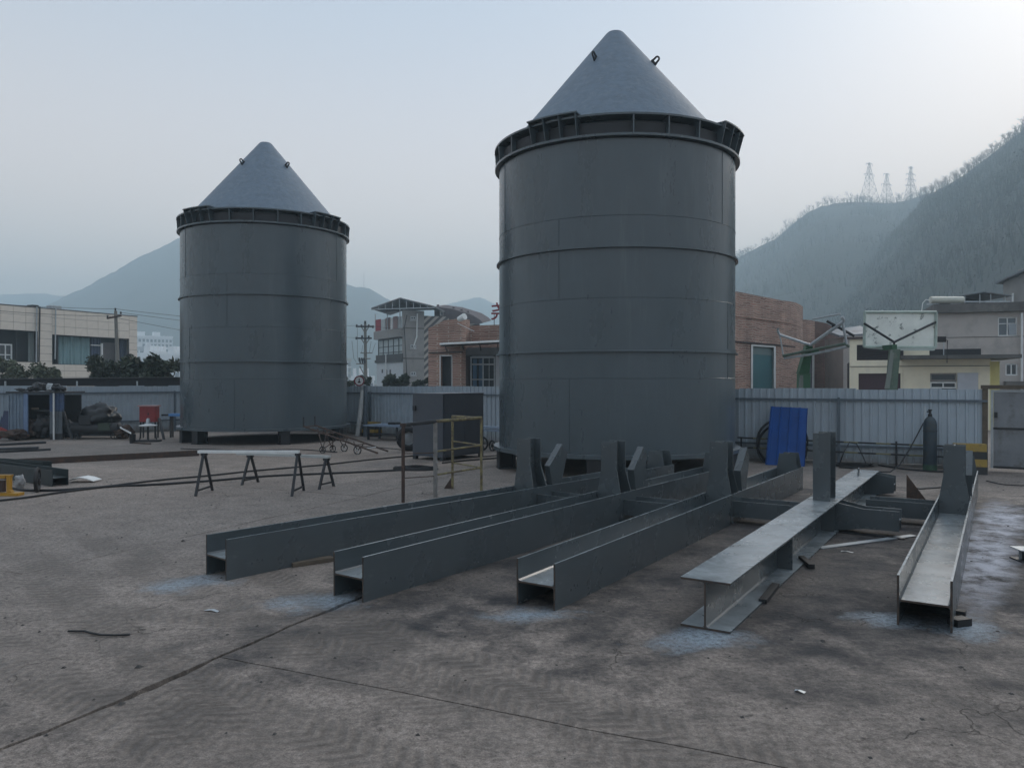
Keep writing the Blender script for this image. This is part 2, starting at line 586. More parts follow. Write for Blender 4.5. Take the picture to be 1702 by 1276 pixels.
HAZE = 1.25e-3
hz = bpy.data.materials.new('haze')
hz.use_nodes = True
ht = hz.node_tree
ht.nodes.clear()
pv = ht.nodes.new('ShaderNodeVolumePrincipled')
pv.inputs['Color'].default_value = (.72, .89, .98, 1)
pv.inputs['Density'].default_value = HAZE
pv.inputs['Anisotropy'].default_value = 0.2
oo = ht.nodes.new('ShaderNodeOutputMaterial')
ht.links.new(pv.outputs[0], oo.inputs['Volume'])
hb = MB()
hb.box(-2150, 2150, -2150, 2150, -1.2, 268)
hb.build('haze', hz, kind='stuff')
# ---------------------------------------------------------------- the two steel tanks
TR = 2.72


def tank(loc, bearing, label, lugs, label_group):
    root = thing('steel_tank', label, 'tank', loc, -R(bearing), 'grey steel tanks with conical tops')
    zb, z0 = .42, .50
    MB().lathe([(2.4, zb), (TR + .13, zb), (TR + .13, z0), (2.4, z0), (2.4, zb)], 96).build('base_ring', TANKP, root, True)
    seams = [z0, 2.05, 3.67, 5.32, 6.86]
    offs = [R(-20), R(-58), R(-25), R(-64)]
    nrm = 0
    wb = MB()
    for k in range(4):
        a, b = seams[k], seams[k + 1]
        for j in range(3):
            p0 = offs[k] + j * 2 * PI / 3
            p1 = p0 + 2 * PI / 3
            e = .0035
            MB().lathe([(TR - .012, a + e), (TR, a + e), (TR, b - e), (TR - .012, b - e)], 40, p0 + .0012, p1 - .0012).build('shell_plate', TANKP, root, True)
            wb.tube([(TR * math.sin(p0), -TR * math.cos(p0), a), (TR * math.sin(p0), -TR * math.cos(p0), b)], .012, 5)
        if k:
            wb.lathe([(TR - .004, a - .010), (TR + .008, a), (TR - .004, a + .010)], 96)
    wb.build('weld_bead', TANKP, root)
    # light inside never shows: a dark drum behind the plates closes the gaps
    MB().lathe([(.01, .49), (TR - .02, .49), (TR - .02, 7.2), (.01, 7.2)], 64).build('inner_drum', DARK, root, True)
    for z in (2.63, 4.72):
        MB().lathe([(TR - .005, z - .05), (TR + .065, z - .05), (TR + .065, z - .02), (TR + .02, z - .015), (TR + .02, z + .05), (TR - .005, z + .05)], 96).build('stiffener_ring', TANKP, root, True)
    # crown: lower ring flange, recessed neck, upper ring flange and gussets between
    MB().lathe([(TR - .005, 6.89), (TR + .10, 6.89), (TR + .10, 6.94), (TR - .24, 6.98)], 96).build('lower_flange', TANKP, root, True)
    MB().lathe([(TR - .20, 6.97), (TR - .22, 7.30)], 96).build('neck_plate', TANKP, root, True)
    MB().lathe([(TR - .42, 7.30), (TR + .11, 7.30), (TR + .11, 7.34), (TR - .42, 7.35), (TR - .42, 7.30)], 96).build('upper_flange', TANKP, root, True)
    gm = MB()
    gm.prism([(-.014, -(TR - .21), 6.985), (-.014, -(TR + .08), 6.945), (-.014, -(TR + .10), 7.30), (-.014, -(TR - .21), 7.30)], (.028, 0, 0))
    gme = gm.mesh('gusset', TANKP)
    k = 0
    occupied = [l for l in lugs]
    for i in range(24):
        a = 7.5 + 15 * i
        if any(abs((a - l + 180) % 360 - 180) < 20 for l in occupied):
            continue
        link('gusset', gme, root, rot=(0, 0, R(a)))
    lg = MB()
    lg.prism([(-.011, -(TR - .10), 6.95), (-.011, -(TR + .085), 6.95), (-.011, -(TR + .20), 7.375), (-.011, -(TR - .12), 7.375)], (.022, 0, 0))
    lgm = lg.mesh('lug_gusset', TANKP)
    lt = MB()
    lt.lathe([(TR - .12, 7.375), (TR + .21, 7.375), (TR + .21, 7.405), (TR - .12, 7.405), (TR - .12, 7.375)], 8, R(-11.8), R(11.8))
    for s_ in (-1, 1):
        a = R(11.8) * s_
        lt.quad((( TR - .12) * math.sin(a), -(TR - .12) * math.cos(a), 7.375), ((TR + .21) * math.sin(a), -(TR + .21) * math.cos(a), 7.375), ((TR + .21) * math.sin(a), -(TR + .21) * math.cos(a), 7.405), ((TR - .12) * math.sin(a), -(TR - .12) * math.cos(a), 7.405))
    ltm = lt.mesh('lug_plate', TANKP)
    for l in lugs:
        pl = link('lug_plate', ltm, root, rot=(0, 0, R(l)))
        for q in (-11, -3.7, 3.7, 11):
            link('gusset', lgm, pl, rot=(0, 0, R(q)))
    cr, ct, zt = 2.55, .20, 10.14
    MB().lathe([(cr, 7.31), (ct + .02, zt - .03), (ct - .02, zt + .005), (ct * .5, zt + .025), (.001, zt + .03)], 96).build('cone_roof', CONEP, root, True)
    ze = 9.22
    re = cr + (ct - cr) * (ze - 7.31) / (zt - 7.31)
    sl_ = math.atan2(cr - ct, zt - 7.31)
    em = MB()
    prof = []
    for i in range(13):
        q = PI * i / 12
        prof.append((.07 * math.cos(q), .12 + .07 * math.sin(q), .036 * math.cos(q), .12 + .036 * math.sin(q)))
    prof.insert(0, (.08, 0, .036, .05))
    prof.append((-.08, 0, -.036, .05))
    vs, fs = [], []
    for (ox, oy, ix, iy) in prof:
        for th in (-.014, .014):
            vs += [(th, ox, oy), (th, ix, iy)]
    for i in range(len(prof) - 1):
        o = i * 4
        fs += [(o, o + 4, o + 5, o + 1), (o + 2, o + 3, o + 7, o + 6), (o, o + 2, o + 6, o + 4), (o + 1, o + 5, o + 7, o + 3)]
    fs += [(0, 1, 3, 2), (len(vs) - 4, len(vs) - 2, len(vs) - 1, len(vs) - 3)]
    em.add(vs, fs)
    em.box(-.014, .014, -.085, .085, -.03, .05)
    eme = em.mesh('lifting_eye', DARK)
    for l in (0, 90, 180, 270):
        a = R(l + lugs[0] + (0 if label_group else 0))
        o = link('lifting_eye', eme, root)
        # stands square to the cone surface
        M = Matrix.Rotation(a, 4, 'Z') @ Matrix.Translation((0, -re, ze)) @ Matrix.Rotation(PI / 2 - sl_, 4, 'X')
        o.matrix_local = M
    # short weld marks and clips on the shell
    return root


B1, DD1 = 7.5, 18.55
B2, DD2 = -17.47, 28.2
T1 = Vector((DD1 * math.sin(R(B1)), DD1 * math.cos(R(B1)), 0))
T2 = Vector((DD2 * math.sin(R(B2)), DD2 * math.cos(R(B2)), 0))
tank(T1, B1, 'larger looking grey steel tank with conical top, standing right behind the row of painted beams', (-27, 63, 153, 243), 1)
tank(T2, B2, 'farther grey steel tank with conical top, standing behind the sawhorses and hand cart', (-47, 43, 133, 223), 0)


def support(c, bearing, ang, label, grp, big=1.0):
    """a welded stool of steel plates under the rim of a tank"""
    a = -R(bearing) + R(ang)
    p = c + Vector((math.sin(a), -math.cos(a), 0)) * 2.6
    t = thing('support_stool', label, 'support stool', p, a, grp)
    w = .20 * big
    MB().box(-w, w, -.2, .2, .385, .418).build('top_plate', DARK, t)
    MB().box(-w, w, -.2, .2, .0, .03).build('base_plate', DARK, t)
    MB().box(-w * .9, w * .9, -.19, -.16, .03, .385).build('face_plate', DARK, t)
    MB().box(-w * .9, w * .9, .16, .19, .03, .385).build('face_plate', DARK, t)
    MB().box(-.015, .015, -.16, .16, .03, .385).build('web_plate', DARK, t)


for ang, lab in ((-72, 'black steel stool under the left rim of the tank behind the beams'), (-8, 'black steel stool under the front rim of the tank behind the beams'), (68, 'black steel stool under the right rim of the tank behind the beams')):
    support(T1, B1, ang, lab, 'steel stools under the nearer tank')
for ang, lab, bg_ in ((-70, 'narrow black steel stool at the far left rim of the tank behind the sawhorses', .8), (-50, 'black steel stool beside another near the left rim of the tank behind the sawhorses', .8), (12, 'black steel stool under the middle of the rim of the tank behind the sawhorses', .8), (60, 'black steel stool behind the hand cart under the right rim of the farther tank', .8)):
    support(T2, B2, ang, lab, 'steel stools under the farther tank', bg_)


# ---------------------------------------------------------------- welded H members lying in a row
def member(label, near, ang, length, side=-1, roll=False):
    """near: right lower corner at the near end; ang: degrees clockwise from +Y"""
    A = R(ang)
    left = Vector((-math.cos(A), math.sin(A), 0))
    c = near + left * (.205 if roll else .2)
    root = thing('steel_member', label, 'steel beam', (c.x, c.y, .205 if not roll else .2), PI / 2 - A, 'painted steel members laid out in a row')
    if roll:
        root.rotation_euler = (PI / 2, 0, PI / 2 - A)
    h, f, tw = .205, .2, .008
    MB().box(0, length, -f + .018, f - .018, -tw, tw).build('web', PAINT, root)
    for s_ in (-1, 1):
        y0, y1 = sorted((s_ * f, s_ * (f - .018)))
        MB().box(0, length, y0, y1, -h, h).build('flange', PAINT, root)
    fl = MB()
    for s_ in (-1, 1):
        for z_ in (-1, 1):
            y0, z0 = s_ * (f - .0185), z_ * .0085
            fl.prism([(0.002, y0, z0), (0.002, y0 - s_ * .014, z0), (0.002, y0, z0 + z_ * .014)], (length - .004, 0, 0))
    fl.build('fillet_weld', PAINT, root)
    ce = MB()
    for s_ in (-1, 1):
        y0, y1 = sorted((s_ * f, s_ * (f - .018)))
        ce.box(-.0015, -.0002, y0 + .001, y1 - .001, -h + .001, h - .001)
    ce.box(-.0015, -.0002, -f + .019, f - .019, -tw + .0005, tw - .0005)
    ce.build('cut_end', pm('bare_cut_steel', (.07, .048, .036), rough=.7, var=.4, vs=12, col2=(.03, .03, .032), c2s=9), root)
    # post stub on the web
    s0 = 4.93
    pw = MB()
    pw.prism([(s0 + .018, -.006, tw), (s0 + .322, -.006, tw), (s0 + .322, -.006, .2), (s0 + .25, -.006, .51), (s0 + .25, -.006, .925), (s0 + .018, -.006, .925)], (0, .012, 0))
    post = pw.build('post_stub', PAINT, root)
    pol = [(-.18, tw), (.18, tw), (.18, .205), (.128, .515), (.128, .925), (-.128, .925), (-.128, .515), (-.18, .205)]
    MB().prism([(s0, y, z) for y, z in pol], (.018, 0, 0)).build('flange_plate', PAINT, post)
    a, b = [], []
    MB().add([(s0 + .322 + dx, y, z) for dx in (0, .018) for y, z in ((-.18, tw), (.18, tw), (.18, .205), (-.18, .205))] , [(0, 1, 2, 3), (7, 6, 5, 4), (0, 4, 5, 1), (1, 5, 6, 2), (2, 6, 7, 3), (3, 7, 4, 0)]).build('flange_plate', PAINT, post)
    q = MB()
    sec = [(s0 + .322, .18, .205), (s0 + .25, .128, .515), (s0 + .25, .128, .925)]
    vs = []
    for (x, w_, z) in sec:
        vs += [(x, -w_, z), (x, w_, z), (x + .018, w_, z), (x + .018, -w_, z)]
    fs = [(0, 1, 2, 3), (11, 10, 9, 8)]
    for i in range(2):
        o = i * 4
        fs += [(o + k, o + (k + 1) % 4, o + 4 + (k + 1) % 4, o + 4 + k) for k in range(4)]
    q.add(vs, fs)
    q.build('flange_plate', PAINT, post)
    if not roll:
        hb_ = MB().lathe([(.0001, 0), (.013, 0)], 10).mesh('bolt_hole', BLACK)
        for ix in (.07, .19):
            for iz in (.86, .76, .66):
                link('bolt_hole', hb_, post, loc=(s0 + ix, -.0075, iz), rot=(PI / 2, 0, 0))
        # brace stub leaning away from the post
        bw = MB()
        prof = [(s0 + .46, .0), (s0 + .40, .485), (s0 + .72, .80), (s0 + .86, .66), (s0 + .70, .0)]
        yy = -.185
        bw.prism([(x, yy, z if i not in (0, 4) else .205) for i, (x, z) in enumerate(prof)], (0, .014, 0))
        br = bw.build('brace_stub', PAINT, root)
        cp = MB()
        vs = []
        for (x, z) in ((s0 + .46, .205), (s0 + .40, .485), (s0 + .72, .80)):
            vs += [(x, yy - .012, z), (x, yy + .09, z), (x - .012, yy + .09, z + .013), (x - .012, yy - .012, z + .013)]
        fs = [(0, 1, 2, 3), (11, 10, 9, 8)]
        for i in range(2):
            o = i * 4
            fs += [(o + k, o + (k + 1) % 4, o + 4 + (k + 1) % 4, o + 4 + k) for k in range(4)]
        cp.add(vs, fs)
        cp.build('flange_plate', PAINT, br)
    # cross stub on the flange: an H lying the same way
    x0, y0, y1 = 5.0 if not roll else 4.86, side * f, side * (f + .9)
    ya, yb = sorted((y0, y1))
    cs = MB().box(x0 + .012, x0 + .388, ya, yb, -.005, .005).build('cross_stub', PAINT, root)
    for x in (x0, x0 + .388):
        MB().box(x, x + .012, ya, yb, -.11, .11).build('flange_plate', PAINT, cs)
    # end stub
    e0 = length - .36
    es = MB().box(e0 + .014, e0 + .306, -.005, .005, tw, .47).build('end_stub', PAINT, root)
    for x in (e0, e0 + .306):
        pol = [(-.18, tw), (.18, tw), (.18, .205), (.135, .47), (-.135, .47), (-.18, .205)]
        MB().prism([(x, y, z) for y, z in pol], (.014, 0, 0)).build('flange_plate', PAINT, es)
    return root


def gnd(px, py):
    p = gp(px, py)
    return Vector((p.x, p.y, 0))


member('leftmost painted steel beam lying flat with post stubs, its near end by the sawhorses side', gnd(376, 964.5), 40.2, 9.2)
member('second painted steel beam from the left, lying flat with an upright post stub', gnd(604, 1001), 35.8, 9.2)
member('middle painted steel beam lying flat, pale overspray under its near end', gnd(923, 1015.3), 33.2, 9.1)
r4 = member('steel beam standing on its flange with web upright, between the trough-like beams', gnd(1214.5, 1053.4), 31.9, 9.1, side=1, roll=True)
MB().box(8.05, 8.17, .2, .33, -.01, .01).build('cleat_plate', PAINT, r4)
for x in (2.35, 4.8, 5.3):
    for s_ in (-1, 1):
        za, zb = sorted((s_ * .0081, s_ * .17))
        MB().box(x, x + .012, -.18, .18, za, zb).build('stiffener_plate', PAINT, r4)
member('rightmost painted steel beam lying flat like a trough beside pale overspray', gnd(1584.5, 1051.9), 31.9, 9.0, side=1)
# ---------------------------------------------------------------- corrugated site fence
FENCEP = pm('pale_blue_sheet', (.37, .425, .475), rough=.42, orand=.10, splash=(.16, .145, .125), var=.14, vs=1.5, rvar=.08, col2=(.29, .33, .365), c2s=1.3, c2lo=.52, c2hi=.75, stretch=(1, 1, .4))
RAILP = pm('fence_rail_paint', (.10, .125, .15), rough=.5, var=.2, vs=4)


def fence(pa, pb, label, posts=4.0, top=1.8, brace=None):
    L = (pb - pa).length
    ang = math.atan2(pb.y - pa.y, pb.x - pa.x)
    root = thing('corrugated_fence', label, 'fence', pa, ang, 'corrugated sheet fences round the yard')
    n = max(1, round(L / .9))
    w = L / n
    prof = []
    nr = 5
    for i in range(nr):
        x = w * i / nr
        q = w / nr
        prof += [(x, 0), (x + q * .62, 0), (x + q * .70, -.028), (x + q * .92, -.028)]
    prof.append((w, 0))
    mb = MB()
    k = len(prof)
    vs = [(x, y, z) for z in (.06, top) for x, y in prof]
    fs = [(i, i + 1, k + i + 1, k + i) for i in range(k - 1)]
    vs += [(x, y + .004, z) for z in (.06, top) for x, y in prof]
    fs += [(2 * k + i, 3 * k + i, 3 * k + i + 1, 2 * k + i + 1) for i in range(k - 1)]
    fs += [(k + i, k + i + 1, 3 * k + i + 1, 3 * k + i) for i in range(k - 1)]
    mb.add(vs, fs)
    me = mb.mesh('sheet', FENCEP)
    for i in range(n):
        link('sheet', me, root, loc=(i * w, .003 * (i % 2), random.uniform(-.022, .022)), rot=(random.uniform(-.006, .006), random.uniform(-.004, .004), 0))
    for z in (top - .28, .42):
        MB().box(0, L, -.075, -.032, z, z + .05).build('rail', RAILP, root)
    x = posts * .5
    pme = MB().box(-.03, .03, -.14, -.078, 0, top - .2).mesh('post', RAILP)
    while x < L:
        link('post', pme, root, loc=(x, 0, 0))
        x += posts
    MB().box(0, L, -.02, .16, 0, .07).build('plinth', pm('fence_plinth', (.16, .15, .14), rough=.9, var=.3, vs=2), root)
    if brace is not None:
        MB().tube([(brace, -.1, 1.5), (brace + .35, -.75, .02)], .022, 6).build('brace', GALV, root)
    return root


def fd(px):
    if px > 1230:
        return 2600 / (132 + (px - 1230) * 17 / 410)
    if px > 425:
        return 2600 / (90 + (px - 600) * 42 / 630)
    return 2600 / (95 - .04 * px)


fence(at(-260, fd(-260)), at(425, fd(425)), 'pale blue corrugated fence behind the shelter and the tarp covered machine', brace=15.35)
fence(at(425, fd(425)), at(1230, fd(1230)), 'grey blue corrugated fence between the two tanks, behind the dark cabinet', posts=5.0)
fence(at(1230, fd(1230)), at(1641, fd(1641)), 'pale grey corrugated fence with the blue sheet and gas cylinder leaning before it', posts=4.6)

# sheet metal gate
pa, pb = at(1644, fd(1644)), at(1790, 16.6)
gt = thing('yard_gate', 'grey sheet metal gate with a pale tube frame at the end of the fence', 'gate', pa, math.atan2(pb.y - pa.y, pb.x - pa.x))
GP = pm('gate_sheet', (.21, .22, .235), rough=.55, var=.2, vs=2, col2=(.15, .15, .15), c2s=3)
gl = 1.9
for x in (.03, gl):
    MB().box(x, x + .05, -.03, .03, .06, 1.80).build('frame_post', GALV, gt)
for z in (.06, .92, 1.75):
    MB().box(.08, gl, -.026, .026, z, z + .045).build('frame_rail', GALV if z > 1.5 else DARK, gt)
MB().box(.085, gl - .005, -.012, .012, .107, .918).build('panel', GP, gt)
MB().box(.085, gl - .005, -.012, .012, .967, 1.748).build('panel', GP, gt)
MB().box(.10, .16, -.045, -.027, 1.18, 1.30).build('latch', DARK, gt)
MB().box(-.16, gl + .3, -.07, .10, 1.815, 1.90).build('lintel', WOOD, gt)
MB().box(-.13, -.02, -.05, .06, 0, 1.815).build('gate_post', WOOD, gt)

# ---------------------------------------------------------------- things along the right fence
BLUE = pm('blue_sheet_paint', (.010, .066, .26), spec=.25, rough=.45, var=.2, vs=2, rvar=.06, col2=(.008, .05, .20), c2s=2.5)
p0, p1 = at(1272, 18.62), at(1338, 18.22)
q0, q1 = at(1281, 19.12, 1.37), at(1343, 18.74, 1.34)
bs = MB()
rows = []
prof = [(0, 0)]
for i in range(4):
    a = i / 4
    prof += [(a + .015, 0), (a + .03, .022), (a + .06, .022), (a + .075, 0)]
prof += [(.985, 0), (1.0, .02)]
nrm = (p1 - p0).cross(q0 - p0).normalized()
if nrm.y > 0:
    nrm = -nrm
vs = [(p0 + (p1 - p0) * t + nrm * h) for t, h in prof] + [(q0 + (q1 - q0) * t + nrm * h) for t, h in prof]
k = len(prof)
vs += [v - nrm * .003 for v in vs]
fs = [(i, i + 1, k + i + 1, k + i) for i in range(k - 1)] + [(2 * k + i, 3 * k + i, 3 * k + i + 1, 2 * k + i + 1) for i in range(k - 1)]
fs += [(k + i, k + i + 1, 3 * k + i + 1, 3 * k + i) for i in range(k - 1)]
fs += [(0, k, 3 * k, 2 * k), (k - 1, 3 * k - 1, 4 * k - 1, 2 * k - 1)]
bs.add(vs, fs)
bsh = bs.build('ribbed_sheet', BLUE, label='bright blue ribbed metal sheet leaning against the fence', cat='metal sheet')


def coil(c, r, n, tilt, label, mat=BLACK, rz=0, wire=.02, cat='hose'):
    m = MB()
    pts = []
    for i in range(n * 28 + 1):
        a = 2 * PI * i / 28
        rr = r * (1 + .06 * math.sin(i * .37)) - .07 * r * ((i // 28) % 3)
        pts.append((rr * math.cos(a), .02 * (i // 28 - n / 2) + .01 * math.sin(a * 3), rr * math.sin(a)))
    m.tube(pts, wire, 6)
    o = m.build('hose_coil', mat, smooth=True, label=label, cat=cat)
    o.location = c
    o.rotation_euler = (tilt, 0, rz)
    return o


coil(at(1299, 18.98, .47), .60, 7, -.10, 'coil of black hose standing behind the blue sheet', rz=-.42)

# gas cylinder
c = at(1546, 17.45)
gc = thing('gas_cylinder', 'dark blue gas cylinder chained upright against the fence', 'gas cylinder', c)
gc.scale = (.88, .88, 1)
GB = pm('cylinder_paint', (.028, .045, .062), rough=.5, var=.3, vs=4, col2=(.05, .055, .05), c2s=5)
MB().lathe([(.001, .0), (.15, .0), (.157, .03), (.157, 1.02), (.14, 1.10), (.10, 1.16), (.06, 1.19), (.055, 1.2), (.001, 1.2)], 28).build('body', GB, gc, True)
MB().lathe([(.16, .0), (.163, .0), (.163, .13), (.158, .13)], 28).build('foot_ring', pm('green_paint', (.03, .075, .045), rough=.6, var=.3), gc, True)
MB().lathe([(.001, 1.2), (.05, 1.2), (.05, 1.25), (.03, 1.27), (.03, 1.33), (.001, 1.33)], 12).build('valve', DARK, gc, True)
MB().tube([(0, 0, 1.30), (-.08, 0, 1.31)], .015, 6).build('outlet', DARK, gc)
MB().lathe([(.045, 1.33), (.05, 1.345), (.045, 1.36), (.001, 1.36)], 10).build('hand_wheel', DARK, gc, True)
tr = [(.165 * math.cos(a), .165 * math.sin(a), .88) for a in [2 * PI * i / 20 for i in range(21)]]
MB().tube(tr, .008, 5).build('chain', DARK, gc)
lp = MB()
lp.tube([at(1536, 17.5, .02), at(1537, 17.72, 1.42)], .022, 7)
lp.build('steel_pipe', GALV, label='thin pale steel pipe standing next to the gas cylinder', cat='pipe')
MB().tube([at(1535, 17.6, 1.05), at(1525, 17.4, .8), at(1510, 17.2, .45), at(1495, 17.1, .15), at(1480, 17.0, .02), at(1455, 17.0, .02), at(1440, 17.2, .02)], .014, 6).build('gas_hose', BLACK, smooth=True, label='black hose drooping from the gas cylinder to the floor', cat='hose')

# striped guard rails before the fence
STRIPE = pm('black_and_yellow_tape', (.24, .20, .06), rough=.5, var=.2)
for m_ in (STRIPE,):
    t = NT(m_)
    pos = t.n('ShaderNodeNewGeometry').outputs['Position']
    sp = t.n('ShaderNodeSeparateXYZ')
    t.l(pos, sp.inputs[0])
    fr = t.m('FRACT', t.m('MULTIPLY', sp.outputs[0], 1.6))
    c_ = t.mix(t.m('GREATER_THAN', fr, .55), (.02, .02, .02), (.20, .19, .10))
    t.l(c_, t.p.inputs['Base Color'])
gr = thing('guard_rail', 'low black and yellow striped tube rail running along the foot of the fence', 'rail', at(1226, 19.54))
for z in (.58, .34):
    a, b = at(1226, 19.54, z), at(1600, 17.46, z - .06)
    MB().tube([a - gr.location, b - gr.location], .02, 6).build('tube', STRIPE, gr)
for px in (1232, 1360, 1490, 1590):
    d_ = 19.54 + (17.46 - 19.54) * (px - 1226) / 374
    p = at(px, d_) - gr.location
    MB().tube([p, p + Vector((0, 0, .6))], .02, 6).build('stand', DARK, gr)


def hose(pts, label, r=.018, z=.02, mat=BLACK, cat='cable'):
    w = []
    P = [gp(*p) for p in pts]
    for i in range(len(P) - 1):
        for k in range(6):
            q = P[i].lerp(P[i + 1], k / 6)
            if len(w):
                s_ = noise.noise(Vector((q.x * .9, q.y * .9, len(label))))
                q = q + Vector((0, .05 * s_, 0))
            w.append(Vector((q.x, q.y, z)))
    w.append(Vector((P[-1].x, P[-1].y, z)))
    for _ in range(2):
        w = [w[0]] + [(w[i - 1] + w[i] * 2 + w[i + 1]) / 4 for i in range(1, len(w) - 1)] + [w[-1]]
    return MB().tube(w, r, 6).build('cable', mat, smooth=True, label=label, cat=cat, group='black cables lying on the yard')


hose([(-60, 838), (0, 833), (50, 827), (103, 819), (150, 813), (200, 806), (280, 797), (350, 791), (420, 783), (480, 778), (540, 773), (600, 766), (660, 760), (700, 757)], 'upper of two long black cables passing behind the legs of the sawhorses')
hose([(20, 812), (40, 816), (90, 816), (150, 812), (200, 808), (240, 807), (280, 805), (350, 800), (415, 794), (480, 790), (540, 788), (640, 783), (680, 781)], 'lower of two long black cables passing between the legs of the sawhorses', r=.022)
hose([(1395, 777), (1420, 779), (1450, 772), (1470, 775), (1500, 780), (1545, 784), (1600, 785)], 'thin black cable along the floor under the guard rail')
hose([(588, 741), (640, 745), (690, 750), (740, 757), (800, 760), (840, 756)], 'thin black cable running past the foot of the dark cabinet', r=.013)
hose([(300, 746), (400, 749), (500, 747), (560, 752)], 'black cable lying in the shade under the farther tank', r=.014)
hose([(735, 770), (770, 766), (820, 762), (860, 758)], 'black cable lying from the yellow railing towards the tank behind the beams', r=.02)
hose([(1640, 800), (1665, 806), (1702, 808), (1760, 806)], 'thin black cable on the floor below the gate', r=.011)
o = coil(gp(690, 780) + Vector((0, 0, .05)), .5, 3, PI / 2, 'flat heap of black cable loops beside the yellow railing', wire=.025, cat='cable')
o.scale = (1, 1, .45)
o = coil(gp(1415, 775) + Vector((0, 0, .05)), .42, 4, PI / 2, 'tangled black hose loops on the floor beneath the striped guard rail', wire=.014)
o.scale = (1.2, .8, .5)
MB().tube([gp(1395, 774) + Vector((0, 0, .02)), at(1402, 18.1, .32), at(1412, 18.3, .56), at(1424, 18.3, .52), at(1433, 18.1, .3), at(1442, 17.9, .03)], .013, 6).build('hose_loop', BLACK, smooth=True, label='black hose arching up over the striped guard rail', cat='hose')

CY = pm('faded_yellow_paint', (.33, .22, .045), rough=.7, var=.3, vs=5, col2=(.16, .12, .06), c2s=5)
CK = pm('faded_black_paint', (.03, .03, .03), rough=.75, var=.4, vs=5)


def barrier(p, rz, L, h, label):
    t = thing('barrier_block', label, 'barrier', p, rz, 'striped concrete barrier blocks')
    n = 4
    for i in range(n):
        za, zb = h * i / n, h * (i + 1) / n - .001
        wa = .23 - .10 * i / n
        wb_ = .23 - .10 * (i + 1) / n
        MB().prism([(-L / 2, -wa, za), (-L / 2, -wb_, zb), (-L / 2, wb_, zb), (-L / 2, wa, za)], (L, 0, 0)).build('painted_band', CY if i % 2 else CK, t)
    return t


barrier(gp(1623, 788) + Vector((0, .25, 0)), -.35, .60, .64, 'black and yellow banded concrete barrier next to the gate')
barrier(at(618, 28.2), -.6, .62, .52, 'faded yellow banded concrete barrier behind the hand cart, by the sign post')

# ---------------------------------------------------------------- cabinet, railing, sawhorses, cart
CABP = pm('cabinet_paint', (.062, .070, .085), rough=.42, var=.08, vs=1.5, rvar=.05)
cab = thing('steel_cabinet', 'tall dark grey sheet steel cabinet in front of the fence between the tanks', 'cabinet', at(736, 19.4), math.atan2(.8, .6))
bw, bd, z0, z1 = 1.60, 1.03, .09, 1.66
MB().box(.0, bw, .0, bd, z0, z1).build('body', CABP, cab)
MB().box(-.012, bw + .012, -.012, bd + .012, z1, z1 + .02).build('lid', CABP, cab)
for x in (.0, bw - .1):
    for y in (.0, bd - .1):
        MB().box(x, x + .1, y, y + .1, 0, z0 - .001).build('foot', DARK, cab)
MB().box(.05, bw / 2 - .004, -.014, -.001, z0 + .05, z1 - .05).build('door', CABP, cab)
MB().box(bw / 2 + .004, bw - .05, -.014, -.001, z0 + .05, z1 - .05).build('door', CABP, cab)
MB().box(-.05, -.001, bd - .12, bd - .04, z1 - .42, z1 - .30).build('hinge', DARK, cab)

A, B, C_, D_ = at(670, 12.85), at(723.5, 13.45), at(752, 14.5), at(800, 13.95)
rl = thing('handrail', 'stray section of tube railing with worn yellow paint and one rusty post', 'railing', A)
o = A


def rp(a, b, r, name, mat):
    return MB().tube([Vector(a) - o, Vector(b) - o], r, 8).build(name, mat, rl, True)


rt = 1.27
V = lambda p, z: Vector((p.x, p.y, z))
rp(A, V(A, rt - .02), .030, 'post', RUST)
rp(B, V(B, rt + .01), .038, 'post', pm('grey_worn_tube', (.20, .19, .18), rough=.6, var=.35, vs=8))
rp(C_, V(C_, rt + .06), .025, 'post', YELLOW)
rp(D_, V(D_, rt + .06), .025, 'post', YELLOW)
MB().box(-.05, .05, -.03, .03, 0, .05, Matrix.Translation(V(A, rt - .02) - o)).build('bracket', RUST, rl)
rp(V(A, rt), V(B, rt + .03), .032, 'top_rail', DARK)
rp(V(B, rt + .03), V(D_, rt + .07), .030, 'top_rail', YELLOW)
rp(V(D_, rt + .06), V(C_, rt + .07), .025, 'top_rail', YELLOW)
for z in (.78, .38):
    rp(V(B, z), V(D_, z + .07), .018, 'mid_rail', YELLOW)
    rp(V(D_, z + .07), V(C_, z + .1), .014, 'mid_rail', YELLOW)
    rp(V(A, z + .02), V(B, z - .02), .008, 'mid_wire', RUST)
MB().prism([(0, 0, 0), (-.16, 0, 0), (0, 0, .24)], (0, .012, 0), Matrix.Translation(C_ - o)).build('gusset', RUST, rl)


def sawhorse(pl, pr, h, spread, label, top, bar_over=.25):
    """pl, pr: middle of the floor between the feet of the left and right legs"""
    ax = (pr - pl)
    L = ax.length
    t = thing('sawhorse', label, 'sawhorse', pl, math.atan2(ax.y, ax.x), 'sawhorses with pale top bars')
    MB().box(-bar_over, L + bar_over * .2, -.05, .05, h - .045, h).build('top_bar', top, t)
    for x in (0, L):
        for s_ in (-1, 1):
            y = s_ * spread
            MB().prism([(x - .021, y - .018, 0), (x + .021, y - .018, 0), (x + .021, y + .018, 0), (x - .021, y + .018, 0)], (-x * 0 + 0, -y * .93, h - .047)).build('leg', DARK, t)
        MB().box(x - .012, x + .012, -spread + .03, spread - .03, .07, .10).build('foot_rail', DARK, t)
        MB().box(x - .04, x + .04, -.06, .06, h - .09, h - .046).build('saddle', DARK, t)
    return t


